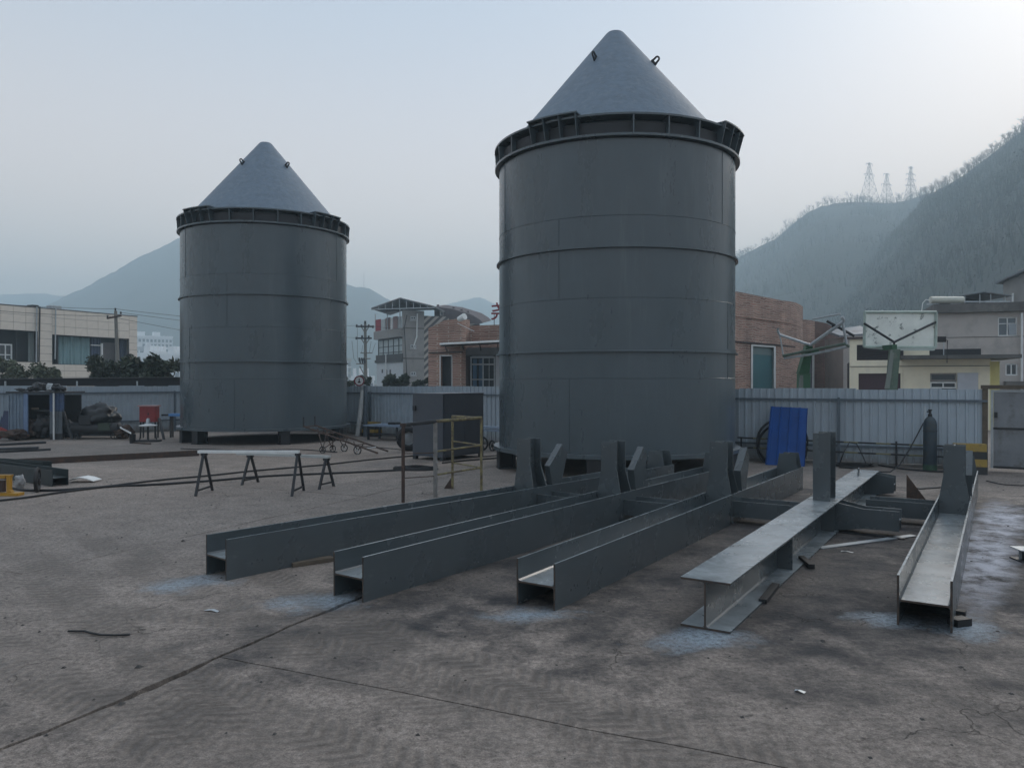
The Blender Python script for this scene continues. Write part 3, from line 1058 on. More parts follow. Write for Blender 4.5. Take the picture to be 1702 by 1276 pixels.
sawhorse((gp(331, 823) + gp(347, 815)) / 2, (gp(488, 824) + gp(502, 815)) / 2, .76, .36, 'front sawhorse with a bright white top bar, standing left of the beams', WHITEP, .1)
sawhorse((gp(404, 805) + gp(427, 801)) / 2, (gp(533, 812) + gp(552, 808)) / 2, .60, .24, 'rear sawhorse with a grey white top bar, partly behind the front sawhorse', pm('pale_worn_paint', (.42, .43, .42), rough=.5, var=.2), .3)
t_ = MB().box(0, .05, 0, .6, 0, .02)

# hand cart
cc = gp(565, 752)
cart = thing('hand_cart', 'rusty hand cart with long sloping shafts and small spoked wheels', 'hand cart', cc)
fwd = Vector((1, -.35, 0)).normalized()
side = Vector((.35, 1, 0)).normalized() * .28
a0 = at(514, 22.2, .72) - cc
b0 = at(636, 20.6, .12) - cc
for s_ in (-1, 1):
    MB().tube([a0 + side * s_, b0 + side * s_], .026, 6).build('shaft', RUST, cart)
    MB().tube([a0 + side * s_, a0 + side * s_ + Vector((0, 0, .26))], .022, 6).build('horn', DARK, cart)
for k in (.02, .3, .5, .72, .85):
    m_ = a0.lerp(b0, k)
    MB().tube([m_ - side, m_ + side], .016, 5).build('rung', RUST if k < .8 else GALV, cart)


def wheel(c, r, axis, par, name='wheel', mat=DARK, rim=None, spokes=5):
    m = MB()
    a = axis.normalized()
    u = a.cross(Vector((0, 0, 1))).normalized()
    w = Vector((0, 0, 1))
    pts = [c + u * (r * math.cos(q)) + w * (r * math.sin(q)) for q in [2 * PI * i / 20 for i in range(21)]]
    wh = MB().tube(pts, r * .16, 6, cap=False).build(name, mat, par, True)
    s = MB()
    for i in range(spokes):
        q = 2 * PI * i / spokes
        s.tube([c, c + u * (r * .9 * math.cos(q)) + w * (r * .9 * math.sin(q))], r * .09, 5)
    s.tube([c - a * .04, c + a * .04], r * .22, 8)
    s.build('spokes', rim or mat, wh)
    return wh


for px, d_, r, rm in ((536, 21.6, .09, None), (553, 22.0, .09, None), (572, 22.1, .10, GALV), (594, 21.3, .11, GALV)):
    wheel(at(px, d_, r) - cc, r, side, cart, rim=rm)
for px, d_, k in ((536, 21.6, .12), (553, 22.0, .2), (572, 22.1, .4), (594, 21.3, .62)):
    p = at(px, d_, .1) - cc
    MB().tube([p, a0.lerp(b0, k)], .014, 5).build('strut', RUST, cart)
    MB().tube([p, a0.lerp(b0, k + .1) + side * .5], .014, 5).build('strut', RUST, cart)
MB().tube([at(536, 21.6, .1) - cc, at(560, 22, .35) - cc], .014, 5).build('strut', RUST, cart)

# road sign post by the fence, and the plain post beside it
sg = thing('road_sign', 'round red rimmed sign on a leaning white painted post behind the hand cart', 'road sign', at(594, 28.3))
MB().tube([(0, 0, 0), (.22, 0, 1.75)], .085, 10).build('post', WHITEP, sg, True)
MB().tube([(.205, -.005, 1.66), (.23, -.005, 1.84)], .09, 10).build('post_cap', GALV, sg, True)
dm = Matrix.Translation((.09, -.11, 1.99)) @ Matrix.Rotation(PI / 2, 4, 'X')
MB().lathe([(.001, 0), (.19, 0), (.19, .012), (.001, .012)], 28, M=dm).build('disc', WHITEP, sg)
MB().lathe([(.145, .0125), (.19, .0125), (.19, .016), (.145, .016)], 28, M=dm).build('rim', pm('sign_red', (.20, .015, .03), rough=.4), sg)
MB().box(-.05, .05, -.07, -.02, .0125, .0145, dm).box(-.02, .02, -.02, .09, .0125, .0145, dm).build('symbol', pm('sign_black', (.04, .02, .03), rough=.5), sg)
MB().tube([at(607, 28.0), at(607.5, 28.0, 1.82)], .075, 10).build('fence_post', RAILP, smooth=True, label='plain dark grey round post right beside the red rimmed sign post', cat='post')

# sheets on a low bench with a wheel, between sign and cabinet
bn = thing('work_bench', 'low bench carrying pale blue sheets behind the hand cart, left of the cabinet', 'bench', at(645, 26.5), -.5)
LB = pm('pale_blue_coated', (.25, .32, .42), rough=.35, var=.15)
MB().box(-.75, .75, -.4, .4, .46, .50).build('sheet', LB, bn)
MB().box(-.55, .8, -.35, .38, .505, .525).build('sheet', LB, bn)
for x in (-.6, .6):
    for y in (-.3, .3):
        MB().box(x - .03, x + .03, y - .03, y + .03, 0, .46).build('leg', DARK, bn)
MB().box(-.6, .6, -.33, -.27, .18, .24).build('rail', DARK, bn)
MB().box(.15, .45, -.2, .1, .53, .60).build('tray', DARK, bn)
wt = thing('spare_tyre', 'black tyre standing by the bench of blue sheets, behind the rusty railing post', 'tyre', at(679, 22.2), .3)
pts = [(.27 * math.cos(2 * PI * i / 24), 0, .36 + .27 * math.sin(2 * PI * i / 24)) for i in range(25)]
MB().tube(pts, .09, 8, cap=False).build('tread', BLACK, wt, True)
MB().lathe([(.001, -.03), (.12, -.03), (.16, -.05), (.2, -.04)], 20, M=Matrix.Translation((0, 0, .36)) @ Matrix.Rotation(PI / 2, 4, 'X')).build('hub', GALV, wt, True)
b2 = thing('blue_bench', 'pale blue topped bench right of the dark cabinet, by the tank', 'bench', at(815, 22.6), -.6)
MB().box(-.5, .6, -.18, .18, .55, .60).build('top_board', LB, b2)
MB().box(-.5, .6, -.14, .14, .64, .68).build('top_board', LB, b2)
for x in (-.4, .5):
    MB().box(x - .02, x + .02, -.15, .15, 0, .64).build('leg', DARK, b2)
wheel(Vector((-.1, -.25, .2)), .18, Vector((0, 1, 0)), b2, 'wheel', BLACK)
wheel(Vector((.25, -.25, .15)), .14, Vector((.3, 1, 0)), b2, 'wheel', BLACK)

# ---------------------------------------------------------------- things along the left fence
sh = thing('sheet_metal_shelter', 'small open shelter of blue and grey ribbed sheets by the left fence', 'shelter', at(60, 26.6), .05)
SB = pm('shelter_blue', (.05, .085, .17), rough=.5, var=.25, vs=3, col2=(.03, .04, .06), c2s=3)
SG = pm('shelter_grey', (.17, .22, .28), rough=.5, var=.25, vs=3)
kx = 26.6 / 1300
X_ = lambda px: (px - 60) * kx


def ribbed(x0, x1, y, z0, z1, name, mat, n):
    m = MB()
    prof = []
    for i in range(n):
        a, w = x0 + (x1 - x0) * i / n, (x1 - x0) / n
        prof += [(a, y), (a + w * .6, y), (a + w * .7, y - .03), (a + w * .9, y - .03)]
    prof.append((x1, y))
    k = len(prof)
    m.add([(x, yy, z) for z in (z0, z1) for x, yy in prof], [(i, i + 1, k + i + 1, k + i) for i in range(k - 1)])
    return m.build(name, mat, sh)


ribbed(X_(19), X_(41), -.05, .1, 1.55, 'wall_sheet', SG, 4)
ribbed(X_(42), X_(50), -.1, .1, 1.55, 'wall_sheet', pm('shelter_pale_blue', (.16, .23, .36), rough=.5, var=.2), 1)
ribbed(X_(83), X_(107), -.05, .95, 1.58, 'wall_sheet', SB, 3)
ribbed(X_(83), X_(104), -.05, .2, .95, 'wall_sheet', pm('shelter_dim', (.10, .115, .13), rough=.6, var=.25), 3)
MB().box(X_(83), X_(104), -.06, .0, .0, .2).build('kick_board', DARK, sh)
MB().box(X_(18), X_(108), 1.05, 1.08, 0, 1.5).build('back_wall', DARK, sh)
MB().box(X_(18) - .03, X_(18), -.05, 1.05, 0, 1.5).build('side_wall', SG, sh)
MB().box(X_(15), X_(112), -.15, 1.15, 1.58, 1.63).build('roof', DARK, sh)
MB().tube([(X_(91.5), -.12, 0), (X_(91.5), -.12, 1.58)], .03, 8).build('post', WHITEP, sh)
MB().box(X_(50), X_(83), .1, .8, .95, .99).build('shelf', DARK, sh)
MB().box(X_(51), X_(62), .05, .09, 1.02, 1.08).build('shelf_label_strip', WOOD, sh)


def lump(name, c, r, mat, label, cat, seed, group=None, parent=None, n=4, amp=.5):
    bm = bmesh.new()
    bmesh.ops.create_icosphere(bm, subdivisions=n, radius=1)
    for v in bm.verts:
        k = 1 + amp * noise.fractal(v.co * 1.3 + Vector((seed, 0, 0)), 1, 2, 4) + .12 * noise.noise(v.co * 5 + Vector((seed, 3, 0)))
        v.co = Vector((v.co.x * r[0] * k, v.co.y * r[1] * k, max(-.98, v.co.z) * r[2] * k))
    mz = min(v.co.z for v in bm.verts)
    for v in bm.verts:
        v.co.z -= mz
    me = bpy.data.meshes.new(name)
    bm.to_mesh(me)
    bm.free()
    me.materials.append(mat)
    me.polygons.foreach_set('use_smooth', [True] * len(me.polygons))
    return link(name, me, parent, loc=c, label=label, cat=cat, group=group)


TARP = pm('black_tarp', (.016, .018, .02), rough=.4, var=.3, vs=4)
for i, (px, rr, lab, mt) in enumerate(((36, (.18, .15, .05), 'flat dark rag at the left end of the shelter roof', DARK), (56, (.2, .15, .08), 'dark bundle on the shelter roof left of the larger bag', DARK), (68, (.26, .2, .14), 'largest black bag lying on the shelter roof', TARP), (84, (.12, .12, .14), 'pale grey sack on the shelter roof between black bags', GALV), (93, (.2, .15, .11), 'black bag on the shelter roof right of the pale sack', TARP), (102, (.14, .12, .08), 'small dark bundle at the right end of the shelter roof', DARK))):
    lump('bag', at(px, 26.7, 1.63), rr, mt, lab, 'bag', i * 3.1, 'bags lying on the shelter roof')
for i, (px, d_, rr, lab, mt) in enumerate(((60, 26.9, (.28, .25, .3), 'dark scrap heap inside the open shelter, left', RUST), (72, 26.9, (.3, .3, .38), 'dark machine shape inside the open shelter, right', DARK), (25, 26.1, (.4, .25, .17), 'heap of dark scrap on the floor before the shelter', RUST), (116, 27.0, (.25, .25, .3), 'dark scrap heap against the right side of the shelter', DARK))):
    lump('scrap_heap', at(px, d_), rr, mt, lab, 'scrap', 40 + i * 2.7, 'scrap heaps by the left fence')
MB().prism([at(-14, 26.0, .25), at(-8, 26.0, .52), at(11, 25.9, .36), at(9, 25.9, .28), at(-2, 26, .05)], (0, .06, 0)).build('red_panel', pm('red_paint', (.26, .035, .03), rough=.5, var=.25), label='bent red metal panel at the left edge by the scrap heap', cat='metal panel')
MB().prism([at(104, 26.5, .95), at(107, 26.5, .95), at(121, 26.4, .02), at(117, 26.4, .02)], (0, .05, 0)).build('leaning_board', DARK, label='dark board leaning on the right side of the shelter', cat='board')
MB().box(-.35, .35, -.02, .02, 0, .95, Matrix.Translation(at(-2, 27.3)) @ Matrix.Rotation(-.15, 4, 'X')).build('leaning_sheet', pm('navy_sheet', (.05, .06, .12), rough=.5, var=.2), label='dark navy sheet standing against the fence left of the shelter', cat='metal sheet')

cm = thing('air_compressor', 'old machine on wheels under a black tarp by the left fence', 'machine', at(168, 27.2))
lump('tarp_cover', Vector((-.05, 0, .36)), (.62, .45, .40), TARP, None, None, 5.5, parent=cm, n=4, amp=.30)
MB().lathe([(.001, -.85), (.12, -.84), (.2, -.78), (.2, .78), (.12, .84), (.001, .85)], 20, M=Matrix.Translation((0, -.3, .36)) @ Matrix.Rotation(PI / 2, 4, 'Y')).build('air_tank', DARK, cm, True)
MB().box(-.9, .9, -.35, .35, .10, .15).build('chassis', DARK, cm)
MB().box(-.5, -.1, -.5, -.1, .5, .8).build('engine_block', DARK, cm)
MB().box(.15, .55, -.5, -.2, .3, .55).build('engine_block', pm('oily_green', (.03, .045, .03), rough=.5, var=.4), cm)
for x in (-.6, .65):
    wheel(Vector((x, -.42, .14)), .12, Vector((0, 1, 0)), cm, 'wheel', BLACK)
MB().prism([at(199, 26.9, .42), at(218, 26.7, .22), at(218, 26.2, .20), at(199, 26.4, .40)], (0, 0, .02)).build('sheet_offcut', WHITEP, label='pale bent sheet offcut at the right end of the tarp covered machine', cat='metal sheet')
lump('scrap_heap', at(206, 26.9), (.3, .25, .22), RUST, 'rusty scrap under the pale sheet right of the tarp covered machine', 'scrap', 61)

rb = thing('distribution_box', 'red electrical distribution box on legs against the fence', 'electric box', at(248, 27.3), -.03)
RED = pm('box_red', (.24, .028, .03), rough=.45, var=.2, vs=3)
MB().box(-.29, .29, -.12, .14, .56, 1.10).build('body', RED, rb)
MB().box(-.33, .33, -.18, .18, 1.10, 1.14).build('cap', pm('box_cap', (.40, .22, .22), rough=.5), rb)
MB().box(-.27, -.005, -.135, -.121, .58, 1.08).build('door', RED, rb)
MB().box(.005, .27, -.135, -.121, .58, 1.08).build('door', RED, rb)
MB().box(.02, .05, -.15, -.136, .8, .88).build('handle', DARK, rb)
for x in (-.26, .26):
    for y in (-.1, .1):
        MB().box(x - .02, x + .02, y - .02, y + .02, 0, .56).build('leg', DARK, rb)
ta = thing('grinder_table', 'small table with a pale round top standing before the red box', 'table', at(246, 25.8))
MB().lathe([(.001, .50), (.27, .50), (.29, .53), (.05, .58), (.001, .58)], 20).build('top', WHITEP, ta, True)
MB().lathe([(.07, .56), (.06, .72), (.03, .76), (.001, .76)], 12).build('motor', GALV, ta, True)
for q in (.5, 2.1, 3.6, 5.2):
    MB().tube([(.2 * math.cos(q), .2 * math.sin(q), .5), (.26 * math.cos(q), .26 * math.sin(q), 0)], .018, 6).build('leg', DARK, ta)
MB().box(-.35, .45, -.3, .0, .0, .06).build('base_frame', DARK, ta)
bk = thing('paint_bucket', 'black bucket on the floor left of the pale topped table', 'bucket', at(220, 25.0))
MB().lathe([(.001, 0), (.085, 0), (.10, .29), (.09, .29), (.08, .02)], 18).build('body', BLACK, bk, True)
MB().tube([(-.1, 0, .28), (-.08, -.06, .2), (0, -.1, .16), (.08, -.06, .2), (.1, 0, .28)], .006, 5).build('handle', DARK, bk)
MB().box(-.4, .4, -.025, .025, 0, .04, Matrix.Translation(gp(236, 737)) @ Matrix.Rotation(-.5, 4, 'Z')).build('steel_bar', RUST, label='short rusty bar lying right of the black bucket', cat='steel bar')
MB().prism([at(262, 26.8, .72), at(266, 26.8, .72), at(274, 26.3, .02), at(270, 26.3, .02)], (0, .04, 0)).build('leaning_bar', DARK, label='dark bar leaning against the red box', cat='steel bar')
tb = thing('blue_bench', 'narrow bench with a bright blue top half hidden by the farther tank', 'bench', at(290, 27.6))
MB().box(-.15, .5, -.15, .15, .75, .84).build('top_board', pm('bright_blue', (.10, .26, .55), rough=.5), tb)
MB().box(-.42, -.155, -.1, .1, .76, .82).build('vice', DARK, tb)
for x in (-.1, .45):
    MB().box(x - .02, x + .02, -.12, .12, 0, .75).build('leg', DARK, tb)


def hbar(a, b, s, mat, label, cat='steel beam', name='steel_section', rz=None):
    """plain H section lying on the floor between two floor points"""
    L = (b - a).length
    t = thing(name, label, cat, a, math.atan2(b.y - a.y, b.x - a.x))
    h = s / 2
    MB().box(0, L, -h, -h + .012, 0, s).build('flange', mat, t)
    MB().box(0, L, h - .012, h, 0, s).build('flange', mat, t)
    MB().box(0, L, -h + .012, h - .012, h - .005, h + .005).build('web', mat, t)
    return t


DGREEN = pm('dark_green_primer', (.022, .032, .034), rough=.42, var=.2)
hbar(gp(-160, 782), gp(330, 756.5), .14, RUST, 'long rusty steel beam lying on the yard, reaching to the farther tank')
hbar(at(100, 14.9), at(-75, 17.6), .30, DGREEN, 'dark green steel section lying with its open end beside the white curved plate')
hbar(at(78, 17.2), at(-90, 18.6), .22, DGREEN, 'dark green steel section lying behind the one with the open end')
m = MB()
cp = [(0, 0), (.12, .05), (.25, .07), (.38, .05), (.52, 0)]
m.add([(x, y, z + .035) for y in (-.16, .16) for x, z in cp] + [(x, y, z + .022) for y in (-.16, .16) for x, z in cp], [(i, i + 1, i + 6, i + 5) for i in range(4)] + [(10 + i, 15 + i, 16 + i, 11 + i) for i in range(4)] + [(i, 10 + i, 11 + i, i + 1) for i in range(4)] + [(5 + i, 6 + i, 16 + i, 15 + i) for i in range(4)] + [(0, 5, 15, 10), (4, 14, 19, 9)])
o = m.build('curved_plate', WHITEP, label='pale curved plate lying at the open end of the dark green section', cat='metal plate')
o.location = at(118, 15.5)
for a, b, lab in (((-40, 742), (74, 736), 'dark flat steel plate lying in front of the shelter, nearer the fence'), ((-40, 748.5), (64, 745), 'second dark flat steel plate lying before the shelter'), ((-20, 753), (84, 748), 'thin dark steel rod lying beyond the long rusty beam')):
    p, q = gp(*a), gp(*b)
    v = (q - p)
    MB().box(0, v.length, -.14 if 'rod' not in lab else -.02, .14 if 'rod' not in lab else .02, .0, .06, Matrix.Translation(p) @ Matrix.Rotation(math.atan2(v.y, v.x), 4, 'Z')).build('steel_plate', DARK, label=lab, cat='steel plate')
ym = thing('rail_trolley', 'yellow painted trolley frame with a black wheel at the left edge', 'trolley', gp(10, 823))
YM = pm('machine_yellow', (.42, .22, .02), rough=.45, var=.2, vs=4)
MB().box(-.7, .24, -.06, .12, 0, .05).build('foot_plate', YM, ym)
MB().prism([(-.0, 0, .05), (.10, 0, .05), (.055, 0, .1), (.055, 0, .3), (.08, 0, .36), (-.02, 0, .36), (.0, 0, .3), (.0, 0, .1)], (0, .08, 0)).build('end_column', YM, ym)
MB().box(-.7, -.021, 0, .08, .30, .36).build('top_bar', YM, ym)
MB().box(-.5, -.05, .01, .07, .06, .26).build('motor', RUST, ym)
wheel(Vector((.27, .45, .22)), .2, Vector((1, .4, 0)), ym, 'wheel', BLACK)
lump('cloth_bundle', gp(27, 812) + Vector((0, .1, 0)), (.09, .08, .12), pm('white_cloth', (.34, .34, .34), rough=.9, var=.2), 'crumpled white cloth hanging by the black wheel of the yellow trolley', 'cloth', 77)

# ---------------------------------------------------------------- loose pieces among the members
def slab_between(a, b, w, h, mat, name, label, cat):
    p, q = gp(*a), gp(*b)
    v = q - p
    return MB().box(0, v.length, -w / 2, w / 2, .002, h, Matrix.Translation(p) @ Matrix.Rotation(math.atan2(v.y, v.x), 4, 'Z')).build(name, mat, label=label, cat=cat)


slab_between((1362, 911), (1519, 890), .10, .012, GALV, 'flat_bar', 'pale flat steel bar lying between the upright beam and the rightmost beam', 'steel bar')
slab_between((1395, 884), (1505, 896), .07, .014, DARK, 'flat_bar', 'dark flat steel bar under the stub of the upright beam', 'steel bar')
slab_between((483, 941), (552, 931), .12, .045, WOOD, 'timber_packer', 'flat timber packer beside the leftmost beam', 'timber')
slab_between((1332, 930), (1350, 945), .06, .05, BLACK, 'rubber_packer', 'small black packer under the right side of the upright beam, farther one', 'packer')
slab_between((1268, 1003), (1290, 975), .07, .04, DARK, 'steel_packer', 'thin dark packer under the right side of the upright beam, nearer one', 'packer')
slab_between((1588, 1021), (1606, 1024), .07, .045, BLACK, 'rubber_packer', 'small black packer right of the rightmost beam, farther of two', 'packer')
slab_between((1584, 1040), (1608, 1037), .10, .06, BLACK, 'rubber_packer', 'larger black packer right of the rightmost beam, nearer of two', 'packer')
MB().prism([gp(1507, 829), gp(1507, 829) + Vector((0, 0, .42)), gp(1540, 830.5)], (.006, .012, 0)).build('triangular_plate', RUST, label='rusty triangular gusset plate standing on edge behind the rightmost beam', cat='steel plate')
slab_between((1525, 812), (1570, 809), .12, .02, DARK, 'steel_plate', 'dark thin plate on the floor behind the rusty triangular plate', 'steel plate')
oc = thing('section_offcut', 'short steel offcut with a pale top at the right edge of the yard', 'steel offcut', gp(1688, 930), -.1)
MB().box(0, .5, -.12, .12, .12, .132).build('flange', GALV, oc)
MB().box(0, .5, -.12, .12, .0, .012).build('flange', DARK, oc)
MB().box(.04, .5, -.006, .006, .012, .12).build('web', GALV, oc)
MB().box(.07, .09, -.1, -.01, .012, .119).build('stiffener', DARK, oc)
w_ = [gp(112, 1051), gp(140, 1051), gp(150, 1054), (gp(165, 1057)), gp(190, 1058), gp(215, 1057)]
MB().tube([p + Vector((0, 0, .012)) for p in w_], .009, 5).build('wire_scrap', BLACK, smooth=True, label='bent piece of black wire lying on the open floor at left', cat='wire')
for i, (px, py, s_, mt, lab) in enumerate(((352, 1015, .07, GALV, 'crumpled white scrap of paper on the floor before the leftmost beam'), (1408, 917, .07, WHITEP, 'pale torn scrap on the floor beside the flat steel bar'), (1330, 1150, .035, GALV, 'thin pale metal shaving on the open floor in front of the upright beam'))):
    p = gp(px, py)
    q = MB()
    a = random.uniform(0, 3)
    vs = [(-s_, -.02, .004), (0, -.012, .012), (s_, -.025, .004), (-s_ * .9, .02, .006), (.01, .015, .016), (s_ * .9, .012, .004)]
    q.add(vs + [(x, y, z - .002) for x, y, z in vs], [(0, 1, 4, 3), (1, 2, 5, 4), (6, 9, 10, 7), (7, 10, 11, 8), (0, 6, 7, 1), (1, 7, 8, 2), (3, 4, 10, 9), (4, 5, 11, 10), (0, 3, 9, 6), (2, 8, 11, 5)], Matrix.Translation(p) @ Matrix.Rotation(-.3 if i == 0 else a, 4, 'Z'))
    q.build('scrap', mt, label=lab, cat='scrap')
st = MB()
for i in range(420):
    py = 632 + 120 * (1 / random.uniform(.19, 1.0)) ** 1.0
    p = gp(random.uniform(-80, 1780), min(1290, max(800, py)))
    r = random.uniform(.004, .013) * (2.0 if random.random() < .06 else 1)
    vs = [(p.x + r * random.uniform(.6, 1.4) * dx, p.y + r * random.uniform(.6, 1.4) * dy, dz * r * random.uniform(.5, .9)) for dx, dy, dz in ((-1, -1, 0), (1, -1, 0), (1, 1, 0), (-1, 1, 0), (-.3, -.4, 1), (.5, -.3, 1), (.3, .5, 1), (-.5, .4, 1))]
    st.add(vs, [(4, 5, 6, 7), (0, 1, 5, 4), (1, 2, 6, 5), (2, 3, 7, 6), (3, 0, 4, 7)])
st.build('pebbles', pm('pebble', (.075, .07, .066), rough=.9, var=.5, vs=30, world=True), kind='stuff')
# ---------------------------------------------------------------- buildings beyond the fence
class Facade:
    """local frame of a front: x along it (left to right), y into the building, z up"""
    def __init__(s, name, label, cat, px0, d0, px1, d1, group=None):
        s.p0, s.p1 = at(px0, d0), at(px1, d1)
        v = s.p1 - s.p0
        s.L = v.length
        s.u = v.normalized()
        s.v = Vector((-s.u.y, s.u.x, 0))
        s.root = thing(name, label, cat, s.p0, math.atan2(v.y, v.x), group)

    def x(s, px, y=0.0):
        k = (px - CX) / F
        o = s.p0 + s.v * y
        # o + u t = w (k, 1)
        return (k * o.y - o.x) / (s.u.x - k * s.u.y)

    def d(s, px, y=0.0):
        return (s.p0 + s.v * y + s.u * s.x(px, y)).y

    def z(s, py, px, y=0.0):
        return zat(py, s.d(px, y))

    def wall(s, name, mat, x0, x1, z0, z1, ops, th=.25, y0=0.0, parent=None):
        xs = sorted({x0, x1, *[o[0] for o in ops], *[o[1] for o in ops]})
        m = MB()
        for a, b in zip(xs, xs[1:]):
            zs = [z0]
            c = (a + b) / 2
            for o in sorted([o for o in ops if o[0] < c < o[1]], key=lambda q: q[2]):
                zs += [o[2], o[3]]
            zs.append(z1)
            for i in range(0, len(zs), 2):
                if zs[i + 1] - zs[i] > .001:
                    m.box(a, b, y0, y0 + th, zs[i], zs[i + 1])
        return m.build(name, mat, parent or s.root)

    def box(s, name, mat, x0, x1, y0, y1, z0, z1, parent=None):
        return MB().box(x0, x1, y0, y1, z0, z1).build(name, mat, parent or s.root)

    def window(s, x0, x1, z0, z1, y=.1, fr=.07, nx=2, zs=(), frame=None, pane=None, name='window'):
        f = MB()
        f.box(x0, x0 + fr, y - .04, y + .04, z0, z1).box(x1 - fr, x1, y - .04, y + .04, z0, z1)
        f.box(x0 + fr, x1 - fr, y - .04, y + .04, z0, z0 + fr).box(x0 + fr, x1 - fr, y - .04, y + .04, z1 - fr, z1)
        for i in range(1, nx):
            q = x0 + (x1 - x0) * i / nx
            f.box(q - fr * .4, q + fr * .4, y - .035, y + .035, z0 + fr, z1 - fr)
        for zz in zs:
            q = z0 + (z1 - z0) * zz
            f.box(x0 + fr, x1 - fr, y - .03, y + .03, q - fr * .35, q + fr * .35)
        w = f.build(name, frame or WHITEP, s.root)
        MB().box(x0 + .01, x1 - .01, y + .045, y + .06, z0 + .01, z1 - .01).build('pane', pane or GLASS, w)
        return w


GLASS = glass('window_glass', (.025, .032, .04))
GLASSL = glass('pale_window_glass', (.09, .11, .13))
INT = pm('dark_interior', (.035, .036, .04), rough=.9, var=.3)
CLAD = pm('cream_cladding', (.70, .63, .55), rough=.6, var=.12, vs=1.2, col2=(.60, .54, .47), c2s=1.1, c2lo=.55, c2hi=.8)
JOINT = pm('joint_grey', (.14, .13, .12), rough=.9, var=.2)


def brick_mat(name, c1, c2, c3, dx, dy):
    m = bpy.data.materials.new(name)
    m.use_nodes = True
    t = NT(m)
    pos = t.n('ShaderNodeNewGeometry').outputs['Position']
    sp = t.n('ShaderNodeSeparateXYZ')
    t.l(pos, sp.inputs[0])
    u = t.m('ADD', t.m('MULTIPLY', sp.outputs[0], dx), t.m('MULTIPLY', sp.outputs[1], dy))
    cb = t.n('ShaderNodeCombineXYZ')
    t.l(u, cb.inputs[0])
    t.l(t.m('ADD', sp.outputs[2], t.m('MULTIPLY', t.noise(pos, 1.6, 3, .6), .28)), cb.inputs[1])
    b = t.n('ShaderNodeTexBrick')
    b.inputs['Scale'].default_value = 1
    b.inputs['Brick Width'].default_value = .75
    b.inputs['Row Height'].default_value = .12
    b.inputs['Mortar Size'].default_value = .018
    b.inputs['Mortar Smooth'].default_value = .2
    b.inputs['Bias'].default_value = -.05
    b.inputs['Color1'].default_value = (*c1, 1)
    b.inputs['Color2'].default_value = (*c2, 1)
    b.inputs['Mortar'].default_value = (*c3, 1)
    t.l(cb.outputs[0], b.inputs['Vector'])
    n = t.ramp(t.noise(pos, .7, 5, .6), .3, .7, .75, 1.25)
    t.l(t.mix(1.0, b.outputs['Color'], n, 'MULTIPLY'), t.p.inputs['Base Color'])
    t.p.inputs['Roughness'].default_value = .8
    bu = t.n('ShaderNodeBump')
    bu.inputs['Distance'].default_value = .02
    t.l(b.outputs['Fac'], bu.inputs['Height'])
    bu.invert = True
    t.l(bu.outputs[0], t.p.inputs['Normal'])
    return m


BRICK = brick_mat('red_brick_strips', (.41, .235, .185), (.245, .14, .115), (.46, .38, .31), .86, .5)

# --- left building clad in cream stone tiles
fb = Facade('clad_building', 'long two storey building clad in cream stone tiles, left beyond the fence', 'building', 0, 61.9, 228, 73.6)
zt = 8.0
X = fb.x
o1 = (-9.5, X(63), fb.z(601, 40), fb.z(549, 40))
o2 = (X(86.5), X(214.5), fb.z(606, 150), fb.z(559, 150))
xe = fb.L
fb.wall('wall', JOINT, -13, xe, 0, zt, [o1, o2], .3)
fb.box('body', INT, -13, xe, 1.5, 9, 0, zt - .3)
fb.box('end_wall', CLAD, xe - .3, xe, .301, 9, 0, zt)
fb.box('roof', JOINT, -13, xe - .301, .301, 9, zt - .29, zt - .2)
fb.box('coping', JOINT, -13.05, xe + .05, -.05, .35, zt + .001, zt + .08)
tm = {}


def tiles(x0, x1, z0, z1, nx, nz):
    w, h = (x1 - x0) / nx, (z1 - z0) / nz
    key = (round(w, 3), round(h, 3))
    if key not in tm:
        tm[key] = MB().box(.012, w - .012, -.03, -.001, .012, h - .012).mesh('wall_tile', CLAD)
    for i in range(nx):
        for j in range(nz):
            link('wall_tile', tm[key], fb.root, loc=(x0 + i * w, random.uniform(-.008, .0), z0 + j * h))


def tile_zone(x0, x1, z0, z1, w=1.15, h=.62):
    if x1 - x0 > .1 and z1 - z0 > .1:
        tiles(x0, x1, z0, z1, max(1, round((x1 - x0) / w)), max(1, round((z1 - z0) / h)))


tile_zone(-1, X(63), o1[3], zt)
tile_zone(X(63), X(86.5), .5, zt, 1.3)
tile_zone(X(86.5), X(214.5), o2[3], zt)
tile_zone(X(214.5), xe, .5, zt, .9)
tile_zone(X(86.5), X(214.5), 1.2, o2[2])
tile_zone(-1, X(63), 1.2, o1[2])
CURT = pm('teal_curtain', (.25, .38, .40), rough=.9, var=.25, vs=3, stretch=(6, 6, .3))
CURB = pm('striped_blue_curtain', (.10, .13, .2), rough=.9, var=.6, vs=3, stretch=(8, 8, .2))
CURW = pm('pale_curtain', (.38, .42, .42), rough=.9, var=.25, vs=3, stretch=(6, 6, .3))


def curtain(F_, xa, xb, za, zb, y, mat, amp=.06, nf=9):
    m = MB()
    n = nf * 6
    vs = []
    for i in range(n + 1):
        x = xa + (xb - xa) * i / n
        yy = y + amp * math.sin(2 * PI * nf * i / n) + .02 * math.sin(i * 1.7)
        vs += [(x, yy, za), (x, yy, zb)]
    m.add(vs, [(2 * i, 2 * i + 2, 2 * i + 3, 2 * i + 1) for i in range(n)])
    return m.build('curtain', mat, F_.root, True)


